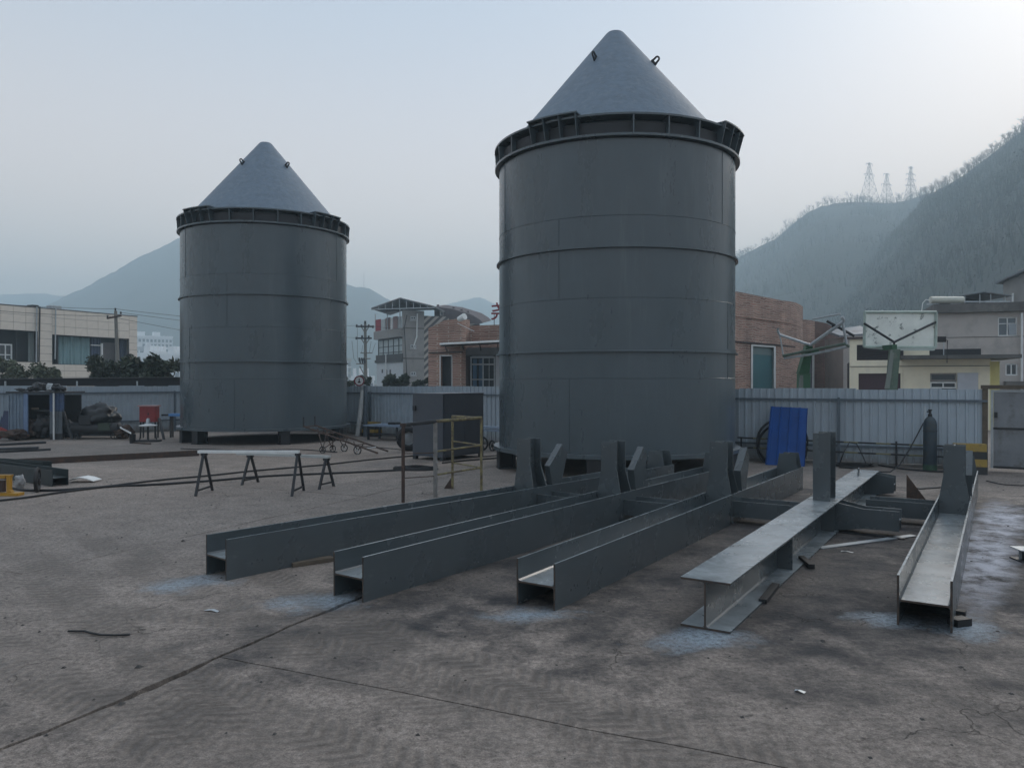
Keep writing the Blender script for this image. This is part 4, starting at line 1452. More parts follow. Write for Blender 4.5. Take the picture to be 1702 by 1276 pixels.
yb = .9
wz0, wz1 = o2[2], o2[3]
curtain(fb, X(96, yb), X(149, yb), wz0 + .05, wz1 - .05, yb, CURT)
curtain(fb, X(151, yb), X(167, yb), wz0 + .05, wz1 - .05, yb, CURB, .05, 5)
curtain(fb, X(199, yb), X(214, yb), wz0 + .05, wz1 - .05, yb, CURB, .05, 5)
fb.box('mullion', WHITEP, X(168, .6), X(168, .6) + .16, .55, .7, wz0, wz1 - .5)
fb.box('mullion', DARK, X(193, .6), X(193, .6) + .12, .55, .7, wz0, wz1)
fb.box('mullion', DARK, X(94.5, .6), X(94.5, .6) + .12, .55, .7, wz0, wz1)
fb.box('back_panel', pm('brown_grey_board', (.12, .11, .11), rough=.7, var=.2), X(171, .85), X(192, .85), .85, .9, wz0, wz1 - .4)
fb.box('transom', WHITEP, X(151, .6), X(167, .6), .55, .62, wz1 - .75, wz1 - .66)
fb.window(X(-14, .8), X(20, .8), o1[2] + .1, fb.z(571, 10, .8), y=.8, fr=.11, nx=3, zs=(.35,))
curtain(fb, X(47, yb), X(57, yb), o1[2] + .05, o1[3] - .05, yb, CURW, .05, 4)
fb.box('mullion', DARK, X(26, .6), X(26, .6) + .1, .55, .65, o1[2], o1[3])
for px in (58.5, 63.5, 90):
    MB().tube([(fb.x(px), -.12, o1[2] + (.3 if px > 80 else 0)), (fb.x(px + .6), -.14, 6.2), (fb.x(px + 1.5), -.12, zt + .1)], .055, 6).build('drain_pipe', GALV if px != 63.5 else DARK, fb.root)
fb.box('roof_unit', DARK, X(56), X(66), .1, .8, zt + .09, zt + .25)
fb.box('roof_unit', GALV, X(88), X(104), .1, .8, zt + .09, zt + .35)
fb.box('ledge', CLAD, -13, xe, -.2, -.031, .95, 1.19)

# --- far white flats
FLATW = pm('white_render', (.85, .85, .85), rough=.8, var=.06, vs=.3)
FLATG = pm('grey_render', (.50, .52, .54), rough=.8, var=.08, vs=.3)
FARGL = pm('far_window', (.16, .18, .20), rough=.4, var=.3, vs=.5)


def flats(label, px0, d0, px1, d1, pyt, floors, cols, mat, dep=14, skip=0):
    f = Facade('apartment_block', label, 'apartment block', px0, d0, px1, d1, 'white flats on the far side of the valley')
    zt_ = f.z(pyt, px0)
    f.box('wall', mat, 0, f.L, .3, dep, 0, zt_)
    f.box('parapet', mat, -.3, f.L + .3, -.1, .299, zt_ - 1.0, zt_ + .6)
    wm = None
    fh = 3.1
    for i in range(floors):
        z = zt_ - 1.2 - fh * (i + 1)
        for j in range(cols):
            if skip and (i + j) % skip == skip - 1:
                continue
            w = f.L / cols
            if wm is None:
                wm = MB().box(w * .2, w * .8, .18, .29, .7, 2.5).mesh('window', FARGL)
            link('window', wm, f.root, loc=(j * w, 0, z))
        if i % 2 == 0:
            f.box('floor_band', FLATW, 0, f.L, .05, .298, z - .15, z + .2)
    for j in range(0, cols, 3):
        f.box('pilaster', FLATW, j * f.L / cols - .3, j * f.L / cols + .3, .0, .299, max(0, zt_ - 40), zt_ - 1.05)
    for j in range(3):
        f.box('roof_unit', FLATW, f.L * (.1 + .28 * j), f.L * (.22 + .28 * j), 2, 6, zt_ + .0, zt_ + 3.2)
    return f


flats('wide white apartment block far behind, between the clad building and the farther tank', 196, 500, 287, 520, 557, 7, 14, FLATW)
flats('grey white lower apartment block in front of the wide white one', 205, 400, 266, 410, 577, 6, 7, FLATG, 12, 5)
flats('white apartment block with a stepped roof, nearer the tank edge', 250, 360, 290, 372, 585, 6, 5, FLATW, 12)
flats('white apartment block half hidden by the left edge of the farther tank', 290, 330, 330, 340, 587, 6, 4, FLATW, 12)
flats('faint tall grey block on the slope above the white flats', 257, 900, 276, 900, 540, 12, 4, FLATG, 20)
flats('beige tower block seen just right of the farther tank', 560, 420, 584, 430, 596, 8, 4, pm('beige_render', (.34, .32, .27), rough=.8), 14)
flats('low white building under the power pole right of the farther tank', 585, 260, 622, 262, 627, 1, 5, FLATW, 10)

# --- old grey house with tin roof
OGREY = pm('old_concrete_wall', (.30, .285, .27), rough=.9, var=.25, vs=.5, bump=.01, bs=6, col2=(.22, .21, .20), c2s=.5)
ol = Facade('old_house', 'old three storey grey house with a tin gable roof and washing on its balcony', 'house', 626, 103, 670, 95)
zr = lambda py, px: ol.z(py, px)
z_ = {k: zat(k, 97) for k in (546, 560, 601, 627, 524)}
ol.box('wall', OGREY, .0, ol.L - .31, 1.2, 9, 0, z_[546])
ol.box('ground_floor_wall', pm('pale_render', (.52, .55, .57), rough=.8, var=.1), 0, ol.L, 0, 1.19, 0, z_[601])
ol.box('balcony_slab', OGREY, -.3, ol.L, -.3, 1.19, z_[560], z_[546])
ol.box('floor_slab', DARK, -.2, ol.L, -.2, 1.19, z_[601] + .002, z_[601] + .35)
w = ol.window(.1, ol.L - .1, z_[601] + .4, z_[560] - .05, y=.2, fr=.12, nx=5, zs=(.33, .62), frame=DARK, pane=pm('milky_pane', (.40, .46, .47), rough=.5, var=.15))
ol.box('rail_panel', DARK, -.05, ol.L, -.1, .05, z_[601] + .36, z_[601] + 1.0)
for i, (a, b, mt) in enumerate(((.0, 2.0, pm('red_cloth', (.28, .035, .05), rough=.9, var=.3)), (2.1, 3.6, pm('pale_panel', (.40, .42, .42), rough=.8)), (3.7, 5.2, pm('brown_panel', (.20, .14, .13), rough=.8, var=.2)), (5.3, 6.0, WHITEP), (6.1, 7.5, pm('pink_brown_panel', (.30, .20, .19), rough=.8, var=.2)), (7.6, 8.7, pm('pale_panel', (.4, .42, .42))))):
    ol.box('balcony_panel', mt, a, b, -.2 + .03 * i, -.12 + .03 * i, z_[546] + .05, z_[524] - .1 - .1 * (i % 2))
for x in (.1, 4.5, 8.7):
    MB().tube([(x, -.2, z_[546]), (x, -.2, zat(515, 97))], .07, 6).build('roof_post', GALV, ol.root)
for x, r in ((1.9, .3),):
    ol.box('vent', DARK, x, x + .5, -.02, -.001, zat(619, 100), zat(613, 100))
ol.box('vent', DARK, 3.4, 3.9, -.02, -.001, zat(624, 100), zat(614, 100))
ol.box('vent', DARK, 4.7, 5.2, -.02, -.001, zat(624, 100), zat(614, 100))
MB().tube([(4.2, -.3, 0), (4.2, -.3, zat(587, 99))], .08, 6).build('drain_pipe', WHITEP, ol.root)
# right hand side of the same house, bare concrete, then diagonal stripes
o_r = Facade('old_house_side', 'bare concrete side wall', None, 670, 95, 746, 98.05)
sd = o_r.root
sd.parent = ol.root
sd.matrix_parent_inverse = Matrix.Identity(4)
sd.matrix_basis = Matrix.Translation((ol.L, 0, 0)) @ Matrix.Rotation(math.atan2(o_r.u.y, o_r.u.x) - math.atan2(ol.u.y, ol.u.x), 4, 'Z')
for k_ in ('label',):
    del sd[k_]
sd.name = 'side_wing'
STR = bpy.data.materials.new('striped_render')
STR.use_nodes = True
t = NT(STR)
tc = t.n('ShaderNodeTexCoord').outputs['Object']
sp = t.n('ShaderNodeSeparateXYZ')
t.l(tc, sp.inputs[0])
fr = t.m('FRACT', t.m('MULTIPLY', t.m('ADD', t.m('MULTIPLY', sp.outputs[0], .9), t.m('MULTIPLY', sp.outputs[2], -1.0)), 1.15))
t.l(t.mix(t.m('GREATER_THAN', fr, .5), (.40, .36, .32), (.09, .085, .085)), t.p.inputs['Base Color'])
t.p.inputs['Roughness'].default_value = .85
xs = o_r.x(705)
zs_ = zat(517, 97)
o_r.box('wall', OGREY, 0.001, xs, 0, .3, 0, zs_)
o_r.box('striped_wall', STR, xs, o_r.L, 0, .3, 0, zat(526, 98))
for py0, py1 in ((528, 533), (574, 579), (618, 623)):
    za, zb = zat(py1, 98), zat(py0, 98)
    a, b = o_r.x(682), o_r.x(691)
    o_r.window(a, b, za, zb, y=-.08, fr=.1, nx=2, frame=FLATG)
    o_r.box('window_surround', pm('pale_surround', (.40, .40, .40), rough=.8), a - .1, b + .1, -.1, -.061, za - .2, za - .02)
a, b = o_r.x(731), o_r.x(737)
o_r.window(a, b, zat(531, 104), zat(524, 104), y=-.02, fr=.08, nx=1, frame=OGREY)
MB().tube([(o_r.x(693), -.15, zat(522, 97)), (o_r.x(692), -.15, zat(560, 97)), (o_r.x(687), -.15, zat(575, 97)), (o_r.x(689), -.15, zat(580, 97))], .09, 6).build('white_pipe', WHITEP, sd)
MB().tube([(o_r.x(676), -.1, zat(524, 96)), (o_r.x(671.5), -.1, zat(545, 96)), (o_r.x(676), -.1, zat(625, 96))], .05, 6).build('drain_pipe', DARK, sd)
for py in (548, 597):
    o_r.box('floor_line', JOINT, 0, xs, -.04, -.001, zat(py, 98), zat(py - 2, 98))
# tin roof with its gable truss
TIN = pm('tin_roof', (.17, .19, .21), rough=.5, var=.25, vs=1, col2=(.12, .10, .09), c2s=1)
inv = Matrix.Translation(-ol.p0)
invr = Matrix.Rotation(-math.atan2(ol.u.y, ol.u.x), 4, 'Z') @ inv
D_ = 94
el, pk, er = at(617, D_, zat(513, D_)), at(665, D_, zat(496, D_)), at(722, D_, zat(510, D_))
bk_ = Vector((.9, 9, .0))
for a, b in ((el, pk), (pk, er)):
    MB().prism([a, b, b + Vector((0, 0, .14)), a + Vector((0, 0, .14))], bk_, invr).build('roof', TIN, ol.root)
MB().prism([el, pk, er], (0, .05, 0), invr @ Matrix.Translation((.3, 3.5, 0))).build('gable', pm('dark_tin', (.07, .075, .085), rough=.6, var=.3), ol.root)
bt = MB()
bt.tube([el + Vector((0, .1, -.05)), er + Vector((0, .1, -.05))], .07, 5, M=invr)
for k in range(1, 9):
    q = k / 9
    x = el.lerp(er, q)
    pkq = (pk.x - el.x) / (er.x - el.x)
    top = el.lerp(pk, q / pkq) if q < pkq else pk.lerp(er, (q - pkq) / (1 - pkq))
    bt.tube([x + Vector((0, .1, -.05)), top + Vector((0, .1, -.02))], .045, 5, M=invr)
bt.build('roof_truss', GALV, ol.root)
TILE = pm('purple_grey_tiles', (.115, .095, .10), rough=.8, var=.35, vs=2.5, bump=.05, bs=9, stretch=(1, 1, 5))
D2_ = 101
pl = [(722, 509), (752, 513), (785, 523), (798, 531), (803, 536), (796, 538), (722, 535)]
MB().prism([at(a, D2_, zat(b, D2_)) for a, b in pl], (1.0, 4, .6), invr).build('tiled_roof', TILE, ol.root)
for px, py in ((728, 508), (754, 512), (767, 516), (778, 519)):
    MB().box(-.15, .15, -.15, .15, 0, .5, invr @ Matrix.Translation(at(px, D2_ + 1, zat(py + 3, D2_)))).build('ridge_ornament', TILE, ol.root)
MB().prism([at(a, D2_ + .3, zat(b, D2_ + .3)) for a, b in ((745, 537), (797, 538), (797, 560), (745, 560))], (0, 3, 0), invr).build('upper_wall', STR, ol.root)

# --- red brick restaurant: one building, seen left and right of the nearer tank
br = thing('brick_building', 'red brick strip clad building seen on both sides of the nearer tank', 'building', at(1225, 38.9))
BO = Matrix.Translation(-br.location)


def planwall(pts, z0, th, name, mat):
    """pts: (px, d, z_top); a wall that follows the plan line, thickness away from the viewer"""
    m = MB()
    for (pa, da, za), (pb, db, zb) in zip(pts, pts[1:]):
        a, b = at(pa, da), at(pb, db)
        n = Vector((-(b - a).y, (b - a).x, 0)).normalized() * th
        V3 = lambda p, z: Vector((p.x, p.y, z))
        lo, hi = z0, None
        vs = [V3(a, z0), V3(b, z0), V3(b + n, z0), V3(a + n, z0), V3(a, za), V3(b, zb), V3(b + n, zb), V3(a + n, za)]
        m.add(vs, [(0, 3, 2, 1), (4, 5, 6, 7), (0, 1, 5, 4), (1, 2, 6, 5), (2, 3, 7, 6), (3, 0, 4, 7)], BO)
    return m.build(name, mat, br)


zz = lambda py, d: zat(py, d)
dm_ = lambda px: 38.9 + (px - 1225) * 4.0 / 75
main = [(1140, dm_(1140), zz(481, dm_(1140))), (1225, 38.9, zz(485.5, 38.9)), (1249, dm_(1249), zz(490, dm_(1249)))]
planwall(main, 0, .4, 'wall', BRICK)
da, db = dm_(1249), dm_(1289)
wl = at(1249, da)
planwall([(1249, da, zz(490, da)), (1289, db, zz(498, db))], zz(573, 41), .4, 'wall', BRICK)
planwall([(1289, db, zz(498, db)), (1300, dm_(1300), zz(500, dm_(1300))), (1316, 44.3, zz(502, 44.3)), (1324, 45.2, zz(504, 45.2)), (1330, 46.4, zz(507, 46.4)), (1334, 48, zz(510, 48))], 0, .4, 'wall', BRICK)
planwall([(1249.5, da + .25, zz(588, da)), (1288.5, db + .25, zz(588, da))], 0, .05, 'blind', pm('teal_blind', (.055, .16, .18), rough=.4, var=.15, vs=1))
planwall([(1249.5, da + .25, zz(573.5, da)), (1288.5, db + .25, zz(573.5, da))], zz(587.8, da), .05, 'blind', pm('pale_blind', (.16, .22, .22), rough=.5, var=.1))
fm = MB()
for pxa, pxb in ((1248.5, 1251.5), (1286.5, 1289.5)):
    a, b = at(pxa, dm_(pxa) - .12), at(pxb, dm_(pxb) - .12)
    fm.prism([a, b, b + Vector((0, .3, 0)), a + Vector((0, .3, 0))], (0, 0, zz(573, 41)), BO)
a, b = at(1251.6, dm_(1251.6) - .12, zz(575.5, 41)), at(1286.4, dm_(1286.4) - .12, zz(575.5, 41))
fm.prism([a, b, b + Vector((0, .3, 0)), a + Vector((0, .3, 0))], (0, 0, .085), BO)
fm.build('window_frame', WHITEP, br)
planwall([(1140, dm_(1140) - .14, zz(566.5, 38.9)), (1225, 38.76, zz(566.5, 38.9)), (1300, dm_(1300) - .14, zz(566.5, 38.9)), (1322, 44.9, zz(566.5, 38.9))], zz(568.5, 38.9), .13, 'string_course', DARK)
planwall([(1140, dm_(1140) - .1, zz(480, dm_(1140))), (1225, 38.8, zz(484.6, 38.9)), (1300, dm_(1300) - .1, zz(499.2, dm_(1300))), (1316, 44.2, zz(501.2, 44.3)), (1324, 45.1, zz(503.2, 45.2)), (1330, 46.3, zz(506.2, 46.4)), (1334.3, 47.9, zz(509.2, 48))], zz(485.5, 38.9) - 1.2, .06, 'coping', BRICK)
wing = [(1318, 47, zz(529, 47)), (1343, 48.6, zz(531, 48.6))]
planwall(wing, 0, .4, 'wing_wall', BRICK)
planwall([(1343, 48.6, zz(531, 48.6)), (1354, 49.4, zz(533, 49.4))], zz(588, 49), .4, 'wing_wall', BRICK)
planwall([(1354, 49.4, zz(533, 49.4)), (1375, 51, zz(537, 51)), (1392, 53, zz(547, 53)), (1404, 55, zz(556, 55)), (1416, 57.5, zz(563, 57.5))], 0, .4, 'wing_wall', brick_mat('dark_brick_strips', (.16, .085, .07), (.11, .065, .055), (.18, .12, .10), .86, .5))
planwall([(1343.5, 48.9, zz(589, 49)), (1353.5, 49.6, zz(589, 49))], 0, .05, 'door_pane', GLASSL)
planwall([(1352.3, 49.2, zz(589, 49)), (1353.6, 49.3, zz(589, 49))], 0, .1, 'door_frame', WHITEP)
# left part
LB_ = [(712, 42.5, zz(545, 42.5)), (731, 42.1, zz(536, 42.1))]
planwall(LB_, 0, .4, 'wall', BRICK)
planwall([(731, 42.1, zz(536, 42.1)), (738, 42, zz(532, 42)), (752, 41.7, zz(530.5, 41.7))], zz(590, 42), .4, 'wall', BRICK)
planwall([(752, 41.7, zz(530.5, 41.7)), (767, 41.4, zz(529.5, 41.4))], 0, .4, 'wall', BRICK)
planwall([(767, 41.4, zz(529.5, 41.4)), (781, 43.8, zz(531, 43.8))], zz(578, 42), .4, 'wall', BRICK)
planwall([(779, 43.7, zz(541, 43.7)), (845, 43.2, zz(538.5, 43.2))], zz(578, 43.5), .4, 'wall', BRICK)
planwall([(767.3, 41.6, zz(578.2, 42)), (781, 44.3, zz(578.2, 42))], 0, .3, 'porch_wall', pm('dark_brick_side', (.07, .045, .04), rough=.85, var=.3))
planwall([(766, 43.0, zz(577.8, 43.5)), (845, 42.8, zz(577.8, 43.5))], zz(590, 43.5), .3, 'porch_beam', pm('grey_soffit', (.14, .145, .15), rough=.7, var=.2))
planwall([(781, 44.2, zz(590.2, 44)), (845, 43.9, zz(590.2, 44))], 0, .1, 'porch_glazing', GLASS)
fm = MB()
for px, w_ in ((783, .09), (803, .07), (822, .09), (813, .03)):
    p = at(px, 43.85)
    fm.box(p.x - w_ / 2, p.x + w_ / 2, p.y - .05, p.y + .05, 0, zz(592, 44), BO)
p, q = at(783, 43.85), at(822, 43.85)
for py, w_ in ((593, .06), (605, .04), (630, .03)):
    fm.box(p.x + .05, q.x - .05, p.y - .04, p.y + .04, zz(py, 44) - w_, zz(py, 44) + w_, BO)
fm.build('door_frame', GALV, br)
planwall([(824, 43.7, zz(590, 44)), (845, 43.6, zz(590, 44))], 0, .08, 'white_panel', FLATG)
cu = MB()
for px in (786, 796):
    p = at(px, 44.05)
    cu.box(p.x, p.x + .22, p.y, p.y + .02, .1, zz(596, 44), BO)
cu.build('door_curtain', pm('blue_cloth', (.10, .20, .32), rough=.9, var=.3), br)
planwall([(731.5, 42.35, zz(590, 42)), (751.5, 42.0, zz(590, 42))], 0, .05, 'window_pane', GLASS)
fm = MB()
for pxa, pxb in ((730.6, 732.2), (750.4, 752.2)):
    a, b = at(pxa, 41.95), at(pxb, 41.75)
    fm.prism([a, b, b + Vector((0, .3, 0)), a + Vector((0, .3, 0))], (0, 0, zz(590, 42)), BO)
a, b = at(732.3, 41.9, zz(591.5, 42)), at(750.3, 41.65, zz(591.5, 42))
fm.prism([a, b, b + Vector((0, .3, 0)), a + Vector((0, .3, 0))], (0, 0, .06), BO)
fm.build('window_frame', WHITEP, br)
planwall([(742, 42.2, zz(608, 42)), (750, 42.1, zz(608, 42))], 0, .04, 'blue_curtain', pm('blue_cloth', (.1, .2, .32)))
planwall([(712, 42.35, zz(584.5, 42)), (767, 41.25, zz(584.5, 42))], zz(586, 42), .12, 'string_course', DARK)
# glass canopy on steel arms
aw = MB()
c0, c1, c2, c3 = at(731, 40.2, zz(571.5, 40.2)), at(838, 39.6, zz(566.5, 39.6)), at(838, 42.7, zz(564.5, 42.7)), at(735, 42.0, zz(569.5, 42))
aw.prism([c0, c1, c2, c3], (0, 0, .03), BO)
aw.build('canopy', pm('canopy_glass', (.30, .35, .35), rough=.15, var=.15), br)
aw = MB()
aw.tube([c0, c1], .05, 6, M=BO)
aw.build('canopy_edge', WHITEP, br)
aw = MB()
for k in (.08, .35, .62, .9):
    a = c0.lerp(c1, k)
    b = c3.lerp(c2, k)
    aw.tube([a + Vector((0, 0, -.06)), b + Vector((0, 0, -.16))], .04, 5, M=BO)
    aw.tube([a + Vector((0, 0, -.06)), b + Vector((0, 0, -.5))], .03, 5, M=BO)
for q_ in (.3, .75):
    a, b = c0.lerp(c3, q_), c1.lerp(c2, q_)
    aw.tube([a + Vector((0, 0, -.12)), b + Vector((0, 0, -.12))], .03, 5, M=BO)
aw.build('canopy_frame', DARK, br)
lb = MB()
p = at(762, 41.0, zz(530, 41))
lb.tube([p, p + Vector((.35, -.3, .12))], .12, 8, .18, M=BO)
lb.tube([p + Vector((-.05, .1, -.2)), p + Vector((.8, .6, -.6))], .02, 5, M=BO)
lb.build('floodlight', WHITEP, br)
# roof deck and body behind the walls
bm_ = MB()
bm_.prism([at(735, 44.5, 0), at(845, 44.5, 0), at(1140, 40, 0), at(1300, 46.0, 0), at(1395, 57, 0), at(1395, 75, 0), at(735, 75, 0)], (0, 0, 4.4), BO)
bm_.build('body', INT, br)

# roof sign: one red character still clear of the tank
sn = thing('roof_sign', 'red character sign on the brick roof against the left edge of the nearer tank', 'sign', at(825, 42.6, zz(538, 42.8)))
SR = pm('sign_red_paint', (.20, .012, .022), rough=.5, var=.15)
try:
    fc = bpy.data.curves.new('sign_text', 'FONT')
    fc.body = '\u5c27'
    fc.size = 1.0
    fc.extrude = .05
    fc.offset = .012
    fo = bpy.data.objects.new('letter', fc)
    COL.objects.link(fo)
    fo.data.materials.append(SR)
    bpy.context.view_layer.update()
    deps = bpy.context.evaluated_depsgraph_get()
    me = bpy.data.meshes.new_from_object(fo.evaluated_get(deps))
    bpy.data.objects.remove(fo)
    lo = link('letter', me, sn, loc=(-.33, 0, .30), rot=(PI / 2, 0, 0))
    me.materials.clear()
    me.materials.append(SR)
except Exception as ex:
    print('text', ex)
for x in (-.12, .5):
    MB().tube([(x, .08, -.1), (x, .08, .6)], .02, 5).build('stand', DARK, sn)

# --- cream workshop, grey house behind, roof gear
CREAM = pm('cream_render', (.82, .75, .58), rough=.85, var=.12, vs=.8, col2=(.68, .63, .52), c2s=.9, c2lo=.52, c2hi=.75)
cw = Facade('cream_workshop', 'low cream rendered workshop with a flat roof slab behind the basketball boards', 'building', 1412, 33.5, 1650, 31.5)
X, Z = cw.x, cw.z
ops = [(X(1424), X(1502), Z(598, 1460), Z(572, 1460)), (X(1427), X(1497), 0, Z(620, 1460)), (X(1546), X(1590.5), 0, Z(619.5, 1560))]
cw.wall('wall', CREAM, 0, X(1500), 0, Z(563, 1440), [ops[0], ops[1]], .25)
cw.wall('wall', CREAM, X(1500), X(1645), 0, Z(596.5, 1560), [ops[2]], .25)
cw.box('body', INT, 0.05, X(1645) - .05, 1.2, 8, 0, Z(597, 1560))
cw.box('side_wall', pm('yellow_render', (.72, .66, .32), rough=.8, var=.15, vs=1.5), X(1645), X(1645) + .03, -.001, 3.5, 0, Z(597, 1600))
cw.box('porch_return', pm('yellow_render', (.5, .45, .2)), X(1646), X(1669), .9, 1.1, 0, Z(599, 1655))
cw.box('roof_slab', pm('weathered_slab', (.11, .11, .105), rough=.9, var=.35, vs=1.5), X(1500) - .1, X(1690), -.9, 3.0, Z(596.4, 1560), Z(590.5, 1560))
cw.box('upper_wall', CREAM, X(1500.5), X(1547), .5, .8, Z(590.3, 1560), Z(580, 1520))
cw.box('dark_band', INT, X(1547.5), X(1637), .9, 1.2, Z(590.2, 1560), Z(578, 1590))
cw.box('soffit_line', JOINT, 0, X(1645), -.03, -.001, Z(608.5, 1530), Z(607.5, 1530))
lv = ops[0]
for i in range(9):
    z = lv[2] + (lv[3] - lv[2]) * i / 9
    MB().prism([(lv[0], .06, z), (lv[0], .16, z + .09), (lv[0], .17, z + .08), (lv[0], .07, z - .01)], (lv[1] - lv[0], 0, 0)).build('louvre', pm('dark_louvre', (.05, .045, .05), rough=.6, var=.2), cw.root)
cw.box('shutter', pm('maroon_shutter', (.06, .03, .04), rough=.6, var=.2), ops[1][0], ops[1][1], .12, .16, 0, ops[1][3])
cw.window(ops[2][0], ops[2][1], Z(645, 1560), Z(634, 1560), y=.12, fr=.06, nx=2)
cw.window(ops[2][0], ops[2][1], Z(633, 1560), ops[2][3], y=.12, fr=.06, nx=1, frame=OGREY)
cw.box('grey_panel', pm('pale_grey_panel', (.48, .50, .54), rough=.6, var=.12), X(1591), X(1625.5), -.06, -.001, .2, Z(619, 1600))
MB().tube([(X(1570), .3, Z(590, 1560)), (X(1570), .3, Z(566, 1560))], .02, 5).build('aerial_rod', GALV, cw.root)
MB().prism([(-.2, -.1, Z(563, 1440) + .001), (X(1500), -.1, Z(563, 1440) + .001), (X(1500), 5, Z(563, 1440) + .3), (-.2, 5, Z(563, 1440) + .3)], (0, 0, .1)).build('roof', pm('brown_roof', (.085, .065, .06), rough=.8, var=.3), cw.root)

gh = Facade('grey_house', 'grey rendered two storey house with a weathered parapet behind the cream workshop', 'house', 1555, 44, 1705, 42.5)
X, Z = gh.x, gh.z
GR = pm('grey_lilac_render', (.46, .42, .39), rough=.85, var=.12, vs=.6, col2=(.36, .33, .31), c2s=.7)
wo_ = (X(1658.5), X(1690.5), Z(558, 1670), Z(526.5, 1670))
wo2 = (X(1671), X(1691.5), Z(623.5, 1680), Z(603.5, 1680))
gh.wall('wall', GR, 0, gh.L + 6, 0, Z(519, 1620), [wo_, wo2], .25)
gh.box('body', INT, .1, gh.L + 6, 1.0, 9, 0, Z(520, 1620))
gh.box('parapet', pm('weathered_parapet', (.125, .12, .115), rough=.95, var=.45, vs=.9, bump=.02, bs=8, col2=(.20, .19, .17), c2s=1.2), -.15, gh.L + 6, -.3, 9, Z(518.8, 1620), Z(504, 1620))
gh.box('left_gable', pm('pale_wall_return', (.36, .37, .38), rough=.8), -.02, -.001, 0, 5, 3, Z(519, 1620))
gh.window(*wo_, y=.1, fr=.06, nx=2, zs=(.66,), pane=GLASSL)
gh.box('open_casement', pm('pale_pane', (.30, .33, .36), rough=.3), (wo_[0] + wo_[1]) / 2 + .05, wo_[1] - .05, .02, .05, wo_[2] + .07, wo_[2] + .62 * (wo_[3] - wo_[2]))
gh.window(*wo2, y=.1, fr=.07, nx=2)
MB().tube([(X(1697), -.15, 0), (X(1697), -.15, Z(520, 1697))], .06, 8).build('drain_pipe', WHITEP, gh.root)
gh.box('floor_line', JOINT, 0, gh.L + 6, -.02, -.001, Z(560.5, 1600), Z(559.5, 1600))
gh.box('lower_ledge', JOINT, X(1668), X(1712), -.6, -.001, Z(640, 1690), Z(633, 1690))
hd = gh.root
sw = thing('solar_heater', 'white solar water heater tank on the parapet of the grey house', 'water heater', at(1546, 44.3, zat(503.6, 44)))
MB().tube([(0, 0, .22), (1.85, .0, .22)], .19, 12).build('tank', pm('cream_enamel', (.55, .55, .48), rough=.4, var=.1), sw, True)
for x in (.25, 1.6):
    MB().box(x - .03, x + .03, -.1, .8, 0, .1).build('stand', GALV, sw)
MB().tube([(-.02, 0, .2), (-.2, .1, .25), (-.38, .1, .05), (-.45, .1, -.5)], .025, 6).build('pipe', WHITEP, sw, True)
cr_ = thing('roof_canopy', 'dark low pitched tin canopy on the roof of the grey house', 'canopy', at(1600, 46.5, zat(503.8, 46)))
kk = 46.5 / 1300
for a, b in (((-2, 490.5), (35, 484)), ((35, 484), (82, 490.5))):
    pa_, pb_ = Vector((a[0] * kk, 0, (503.8 - a[1]) * kk)), Vector((b[0] * kk, 0, (503.8 - b[1]) * kk))
    MB().prism([pa_, pb_, pb_ + Vector((0, 0, .06)), pa_ + Vector((0, 0, .06))], (0, 4, 0)).build('roof', TIN, cr_)
MB().prism([(0, 2.5, 0), (80 * kk, 2.5, 0), (80 * kk, 2.5, 13 * kk), (35 * kk, 2.5, 19 * kk), (0, 2.5, 13 * kk)], (0, .05, 0)).build('back_sheet', DARK, cr_)
for px in (5, 30, 48, 72):
    MB().tube([(px * kk, .1, 0), (px * kk, .1, (14 if px in (5, 72) else 17) * kk)], .03, 5).build('post', GALV, cr_)
MB().box(0, 80 * kk, .05, .12, .12, .2).build('rail', GALV, cr_)
sh_ = Facade('hill_house', 'grey concrete house with a sloping tin eave at the right edge, higher up', 'house', 1667, 56, 1760, 52)
sh_.wall('wall', OGREY, 0, sh_.L, 0, sh_.z(463, 1667), [], .25)
sh_.box('body', INT, .3, sh_.L, .3, 7, 0, sh_.z(463, 1667))
za, zb = sh_.z(471, 1667), sh_.z(430, 1740)
MB().prism([(-.3, -.4, za), (sh_.L, -.4, zb), (sh_.L, -.4, zb + .14), (-.3, -.4, za + .14)], (0, 6, 0)).build('roof', TIN, sh_.root)
sh_.box('upper_wall', OGREY, 1.2, sh_.L, .001, .24, sh_.z(463, 1667) + .001, sh_.z(448, 1690))
MB().tube([(sh_.x(1686), -.15, 6), (sh_.x(1686), -.15, sh_.z(487, 1686))], .07, 6).build('flue', WHITEP, sh_.root)
hs = thing('brown_roof_shed', 'small dark roofed shed between the brick building and the left backboard', 'shed', at(1404, 47))
MB().box(0, 1.6, .2, 3, 0, zat(560, 47)).build('wall', GR, hs)
MB().prism([(-.3, 0, zat(560, 47)), (1.8, 0, zat(556, 47)), (1.8, 2, zat(540, 47)), (-.3, 2, zat(549, 47))], (0, 0, .12)).build('roof', TIN, hs)

